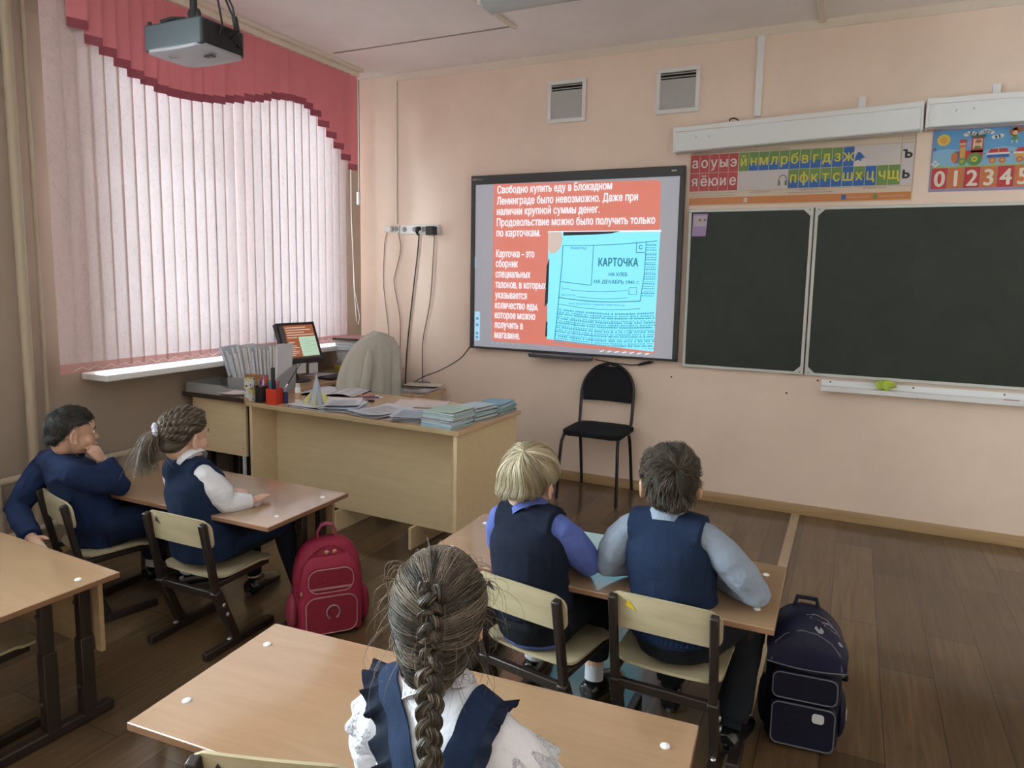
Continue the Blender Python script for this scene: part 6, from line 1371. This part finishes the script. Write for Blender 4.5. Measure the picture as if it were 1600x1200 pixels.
    def slerp(a, b_, u):
        w = math.acos(max(-1, min(1, a.dot(b_)))); return (a * math.sin((1 - u) * w) + b_ * math.sin(u * w)) / max(1e-5, math.sin(w))
    for sgn in (-1, 1):                                   # thick tresses swept from the sides into the centre line
        for kk in range(10):
            f = kk / 9; a0 = math.radians(8 + 128 * f); t0 = math.radians(58 + 48 * f if f < .6 else 87 + 36 * (f - .6) / .4); t1 = math.radians(38 + 100 * f)
            sh0 = rng.uniform(.15, .75)
            for i in range(150):
                az = sgn * (a0 + rng.gauss(0, .10)); th = t0 + rng.gauss(0, .10); d0 = dirv(az, th)
                if hd.hairline(d0, **kw) < -1: continue
                d1 = dirv(PI - sgn * rng.uniform(-.02, .16), t1 + rng.gauss(0, .055)); lift = rng.uniform(.004, .010) + .005 * math.sin(i * .7) ** 2
                pts = [hd.shell(slerp(d0, d1, u / 11), .006 + lift * math.sin(min(1, u / 11 * 1.1) * PI * .62)) + V(0, 0, -.012 * (u / 11) * (1 - u / 11)) for u in range(12)]
                H.strand(pts, .0012, min(1, max(0, sh0 + rng.gauss(.08, .2))))
    for i in range(700):                                  # crown
        d0 = dirv(rng.uniform(-1.1, 1.1), math.radians(rng.uniform(35, 64))); d1 = dirv(PI + rng.gauss(0, .16), math.radians(rng.uniform(20, 62)))
        H.strand([hd.shell(slerp(d0, d1, u / 9), .009 + .007 * math.sin(u / 9 * PI)) for u in range(10)], .0012, min(1, max(0, rng.gauss(.5, .3))))
    cl = [hd.shell(dirv(PI, math.radians(48 + 80 * i / 29)), .012 + .003 * math.sin(i * .6)) for i in range(30)]
    sd = hd.R @ V(1, 0, 0)
    plait(H, cl, sd, .016, .0115, 2.1, rng, 44, (.05, .8))
    n0 = cl[-1]; path = [n0 + V(.004, .0, .006)]; tgt = [(-.556, .885, .878), (-.540, .856, .838), (-.520, .834, .790), (-.503, .815, .73), (-.495, .800, .62), (-.490, .785, .47)]
    ctl = [n0 + V(0, 0, .012)] + [Vector(p) for p in tgt]
    path = []
    for i in range(len(ctl) - 1):
        a, b_, c, d = ctl[max(i - 1, 0)], ctl[i], ctl[i + 1], ctl[min(i + 2, len(ctl) - 1)]
        for q in range(12): u = q / 12; path.append(.5 * ((2 * b_) + (c - a) * u + (2 * a - 5 * b_ + 4 * c - d) * u * u + (3 * b_ - a - 3 * c + d) * u ** 3))
    path.append(ctl[-1]); plait(H, path, sd, .0125, .0125, 4.4, rng, 44, (.05, .85))
    for i in range(150):                                  # flyaway hairs
        az = rng.uniform(-PI, PI); th = math.radians(rng.uniform(30, 125)); d0 = dirv(az, th)
        if hd.hairline(d0, **kw) < -4: continue
        p = hd.shell(d0, .012); out = hd.R @ d0; q = V(rng.gauss(0, .3), rng.gauss(0, .3), -.9); L = rng.uniform(.03, .12); g = rng.uniform(.4, 1.5)
        H.strand([p + out * (.030 * math.sin(u / 8 * PI * .8) * g) + q * L * (u / 8) ** 1.3 for u in range(9)], .00045, rng.uniform(.5, 1))
    H.build('hair', hair_mat('long_brown_hair', (.016, .011, .008), (.060, .044, .031), (.23, .18, .135), .42), k.t)
kid_braid()
# ------------------------------------------------------------------ school bags
def sloft(b, st, n=36, p=3.2):                  # stacked super-ellipses: (z, cx, cy, half-width, half-depth)
    vs = []
    for z, cx, cy, a, d in st:
        for k in range(n):
            t = 2 * PI * k / n; c, s = math.cos(t), math.sin(t); vs.append((cx + a * math.copysign(abs(c) ** (2 / p), c), cy + d * math.copysign(abs(s) ** (2 / p), s), z))
    N_ = len(st); fs = [(i * n + k, i * n + (k + 1) % n, (i + 1) * n + (k + 1) % n, (i + 1) * n + k) for i in range(N_ - 1) for k in range(n)] + [tuple(range(n - 1, -1, -1)), tuple((N_ - 1) * n + k for k in range(n))]
    return b.add(vs, fs)
def rrect(cx, cz, w, h, r, n=6, tl=None):
    pts = []
    for (sx, sz), a0 in (((1, 1), 0), ((-1, 1), 90), ((-1, -1), 180), ((1, -1), 270)):
        for i in range(n + 1): a = math.radians(a0 + 90 * i / n); pts.append((cx + sx * (w / 2 - r) + r * math.cos(a), cz + sz * (h / 2 - r) + r * math.sin(a)))
    return pts
def bag_red():
    t = thing('school_backpack', 'crimson school backpack standing on the floor beside the desk', 'backpack', (-1.985, 2.318, 0), .85)
    RED = cloth('crimson_nylon', (.30, .022, .055), .55, .35, 14, .10); RED2 = cloth('dark_crimson', (.23, .018, .035), .6, .3, 16, .10); PIP = mat('pink_piping', (.42, .20, .20), .5); ZIP = mat('brass_pull', (.60, .40, .22), .35, .6)
    b = MB(); sloft(b, [(0, 0, 0, .135, .065), (.012, 0, 0, .146, .074), (.12, 0, 0, .148, .076), (.24, 0, .002, .145, .072), (.31, 0, .006, .132, .064), (.352, 0, .010, .112, .055), (.38, 0, .014, .080, .042), (.392, 0, .016, .045, .026)]); b.build('main_body', RED, t, bevel=0)
    f = MB(); sloft(f, [(.008, 0, -.085, .120, .022), (.02, 0, -.088, .130, .028), (.16, 0, -.086, .132, .028), (.26, 0, -.078, .124, .028), (.31, 0, -.070, .108, .024), (.338, 0, -.06, .080, .016)]); f.build('front_compartment', RED, t)
    for nm, cz, w, h, y in (('lower_pocket', .098, .215, .165, -.108), ('upper_pocket', .245, .190, .105, -.100)):
        pl = rrect(0, cz, w, h, .040); q = MB(); q.prism(pl, y - .014, y + .02, 'y'); o = q.build(nm, RED2, t, bevel=.006, seg=3)
        MB().tube([(x, y - .0135, z) for x, z in rrect(0, cz, w - .004, h - .004, .040)], .0026, 6, closed=True).build('piping', PIP, o)
        if nm == 'upper_pocket':
            MB().bb(-.088, .088, y - .016, y - .0135, cz - .036, cz - .028).build('zip', PIP, o)
            e = MB(); [e.tube([(-.03 + .009 * i, y - .015, cz + .002), (-.026 + .009 * i, y - .015, cz + .016 - (i % 3) * .004)], .0012, 5) for i in range(6)]; e.build('embroidery', RED, o)
        else: MB().tube([(.005 + .027 * math.cos(a), y - .0155, cz + .012 + .030 * math.sin(a)) for a in [math.radians(-60 + 300 * i / 20) for i in range(21)]], .0075, 7, flat=.4).build('wreath_emblem', mat('emblem_grey', (.36, .24, .26), .6), o)
    for s_ in (-1, 1):
        p = MB(); p.ell((s_ * .150, -.01, .085), (.030, .055, .082)); p.build('side_pocket', mat('mesh_pink', (.28, .035, .06), .6) if s_ < 0 else RED, t)
    MB().tube([(-.035, .012, .385), (-.040, .004, .42), (-.022, 0, .452), (.0, 0, .458), (.022, 0, .45), (.040, .004, .42), (.036, .012, .385)], [.009, .011, .013, .013, .013, .011, .009], 10, flat=.5).build('carry_handle', cloth('pink_webbing', (.36, .07, .12), .7, .2, 60), t)
    MB().tube([(x, -.040 - .012 * math.cos(x * 12), .376 - 7.5 * x * x) for x in [-.10 + .02 * i for i in range(11)]], .0035, 6).build('top_zip', RED2, t)
    for x in (-.012, .022): MB().ell((x, -.068, .352), (.010, .004, .010), nu=12, nv=8).build('zip_pull', ZIP, t)
    MB().ell((-.122, -.108, .20), (.005, .004, .012), nu=10, nv=8).build('zip_pull', ZIP, t)
    for s_ in (-1, 1): MB().tube([(s_ * .06, .070, .33), (s_ * .068, .098, .26), (s_ * .075, .095, .15), (s_ * .085, .076, .05)], .016, 10, flat=.4).build('shoulder_strap', RED, t)
bag_red()
def bag_blue():
    t = thing('school_backpack', 'dark navy school satchel with grey piping standing at the desk\'s right end', 'backpack', (-.070, 2.475, 0), .10)
    NV = cloth('dark_navy_nylon', (.006, .007, .020), .55, .3, 14, .2); NV2 = cloth('navy_flap', (.010, .011, .036), .5, .25, 14, .2); PIP = mat('grey_piping', (.10, .11, .13), .5); EM = mat('reflective_grey', (.26, .26, .29), .5); WH = mat('white_tag', (.55, .56, .58), .5)
    b = MB(); sloft(b, [(0, 0, 0, .108, .088), (.01, 0, 0, .116, .096), (.22, 0, 0, .118, .098), (.30, 0, .002, .112, .094), (.34, 0, .006, .098, .084), (.375, 0, .015, .078, .066), (.402, 0, .022, .050, .045), (.414, 0, .03, .022, .02)], p=3.4); b.build('main_body', NV, t)
    # flap over the top and the upper front
    def flap(u, v):
        s_ = 2 * u - 1; a = v * PI * .62 - .25; w = .120 - .012 * max(0, math.cos(a)) ** 3; edge = .03 * (1 - s_ * s_) * max(0, (v - .75) * 4) * -1
        dome = .062 * abs(s_) ** 2.2 * max(0, math.cos(a)) ** .5
        return (s_ * w, .02 - .126 * math.sin(max(-.3, a - .15)) , .318 + .112 * math.cos(max(0, a - .2)) ** .8 * (1 - .10 * s_ ** 4) - dome - .02 * max(0, v - .8) * 5 * (1 - .5 * s_ * s_) if a < 1.55 else .318 - .10 * (a - 1.55) - .02 * max(0, v - .8) * 5 * (1 - .5 * s_ * s_))
    fl = MB().sheet(flap, 18, 22, .006).build('flap', NV2, t, fix=False)
    MB().tube([Vector(flap(i / 18, 1.0)) + Vector((0, -.004, 0)) for i in range(19)], .0032, 6).build('piping', PIP, fl)
    MB().tube([Vector(flap(u, v)) + Vector((0, -.005, .002)) for u, v in [(.06, .98), (.10, .80), (.22, .70), (.42, .66), (.62, .68), (.80, .74), (.90, .84), (.94, .98)]], .0025, 6).build('piping', PIP, fl)
    n0 = lambda u, v: Vector(flap(u, v)) + (Vector(flap(u + .02, v)) - Vector(flap(u, v))).cross(Vector(flap(u, v + .02)) - Vector(flap(u, v))).normalized() * -.0065
    def blob(pts, m, nm, flip=False):
        vs = [n0(u, v) for u, v in pts]; c = sum(vs, Vector()) / len(vs); q = MB(); q.add(vs + [c], [(i, (i + 1) % len(vs), len(vs)) for i in range(len(vs))]); q.build(nm, m, fl, fix=False)
    bl = lambda cu, cv, ru, rv, n, amp, ph: [(cu + ru * (1 + amp * math.sin(k * ph)) * math.cos(2 * PI * k / n), cv + rv * (1 + amp * math.sin(k * ph)) * math.sin(2 * PI * k / n)) for k in range(n)]
    blob(bl(.66, .40, .16, .055, 30, .16, 1.3), EM, 'patch'); blob(bl(.80, .47, .11, .050, 24, .16, 1.6), EM, 'patch'); blob(bl(.66, .405, .028, .014, 14, 0, 1), NV, 'patch_eye'); blob([(.60, .56), (.64, .62), (.66, .56), (.70, .61), (.68, .66), (.63, .665), (.58, .61)], EM, 'patch'); blob(bl(.90, .66, .030, .035, 14, .2, 2), EM, 'patch')
    for nm, z0, z1, y0, w in (('lower_pocket', .015, .165, -.118, .196), ('upper_pocket', .172, .265, -.112, .200)):
        q = MB(); q.prism(rrect(0, (z0 + z1) / 2, w, z1 - z0, .022), y0, -.085, 'y'); o = q.build(nm, NV, t, bevel=.006, seg=3)
        MB().tube([(x, y0 - .001, z) for x, z in rrect(0, (z0 + z1) / 2, w - .006, z1 - z0 - .006, .022)], .0024, 6, closed=True).build('piping', PIP, o)
        if nm == 'lower_pocket': MB().prism(rrect(.045, .128, .036, .032, .010), y0 - .003, y0 - .0005, 'y').build('white_tag', WH, o)
    for s_ in (-1, 1):
        MB().ell((s_ * .118, .0, .10), (.022, .062, .085)).build('side_pocket', NV, t)
    MB().bb(.135, .1385, -.03, .0, .09, .125).build('side_tag', WH, t)
    MB().tube([(.112, -.03, .27), (.128, -.045, .255), (.130, -.035, .235), (.118, -.025, .23)], .006, 8).build('buckle', M_BLACK, t)
    MB().tube([(-.04, .04, .42), (-.03, .055, .455), (.03, .055, .455), (.04, .04, .42)], .008, 8).build('carry_handle', NV, t)
    for s_ in (-1, 1): MB().tube([(s_ * .06, .09, .36), (s_ * .07, .125, .27), (s_ * .075, .12, .15), (s_ * .08, .095, .04)], .015, 10, flat=.4).build('shoulder_strap', NV, t)
bag_blue()
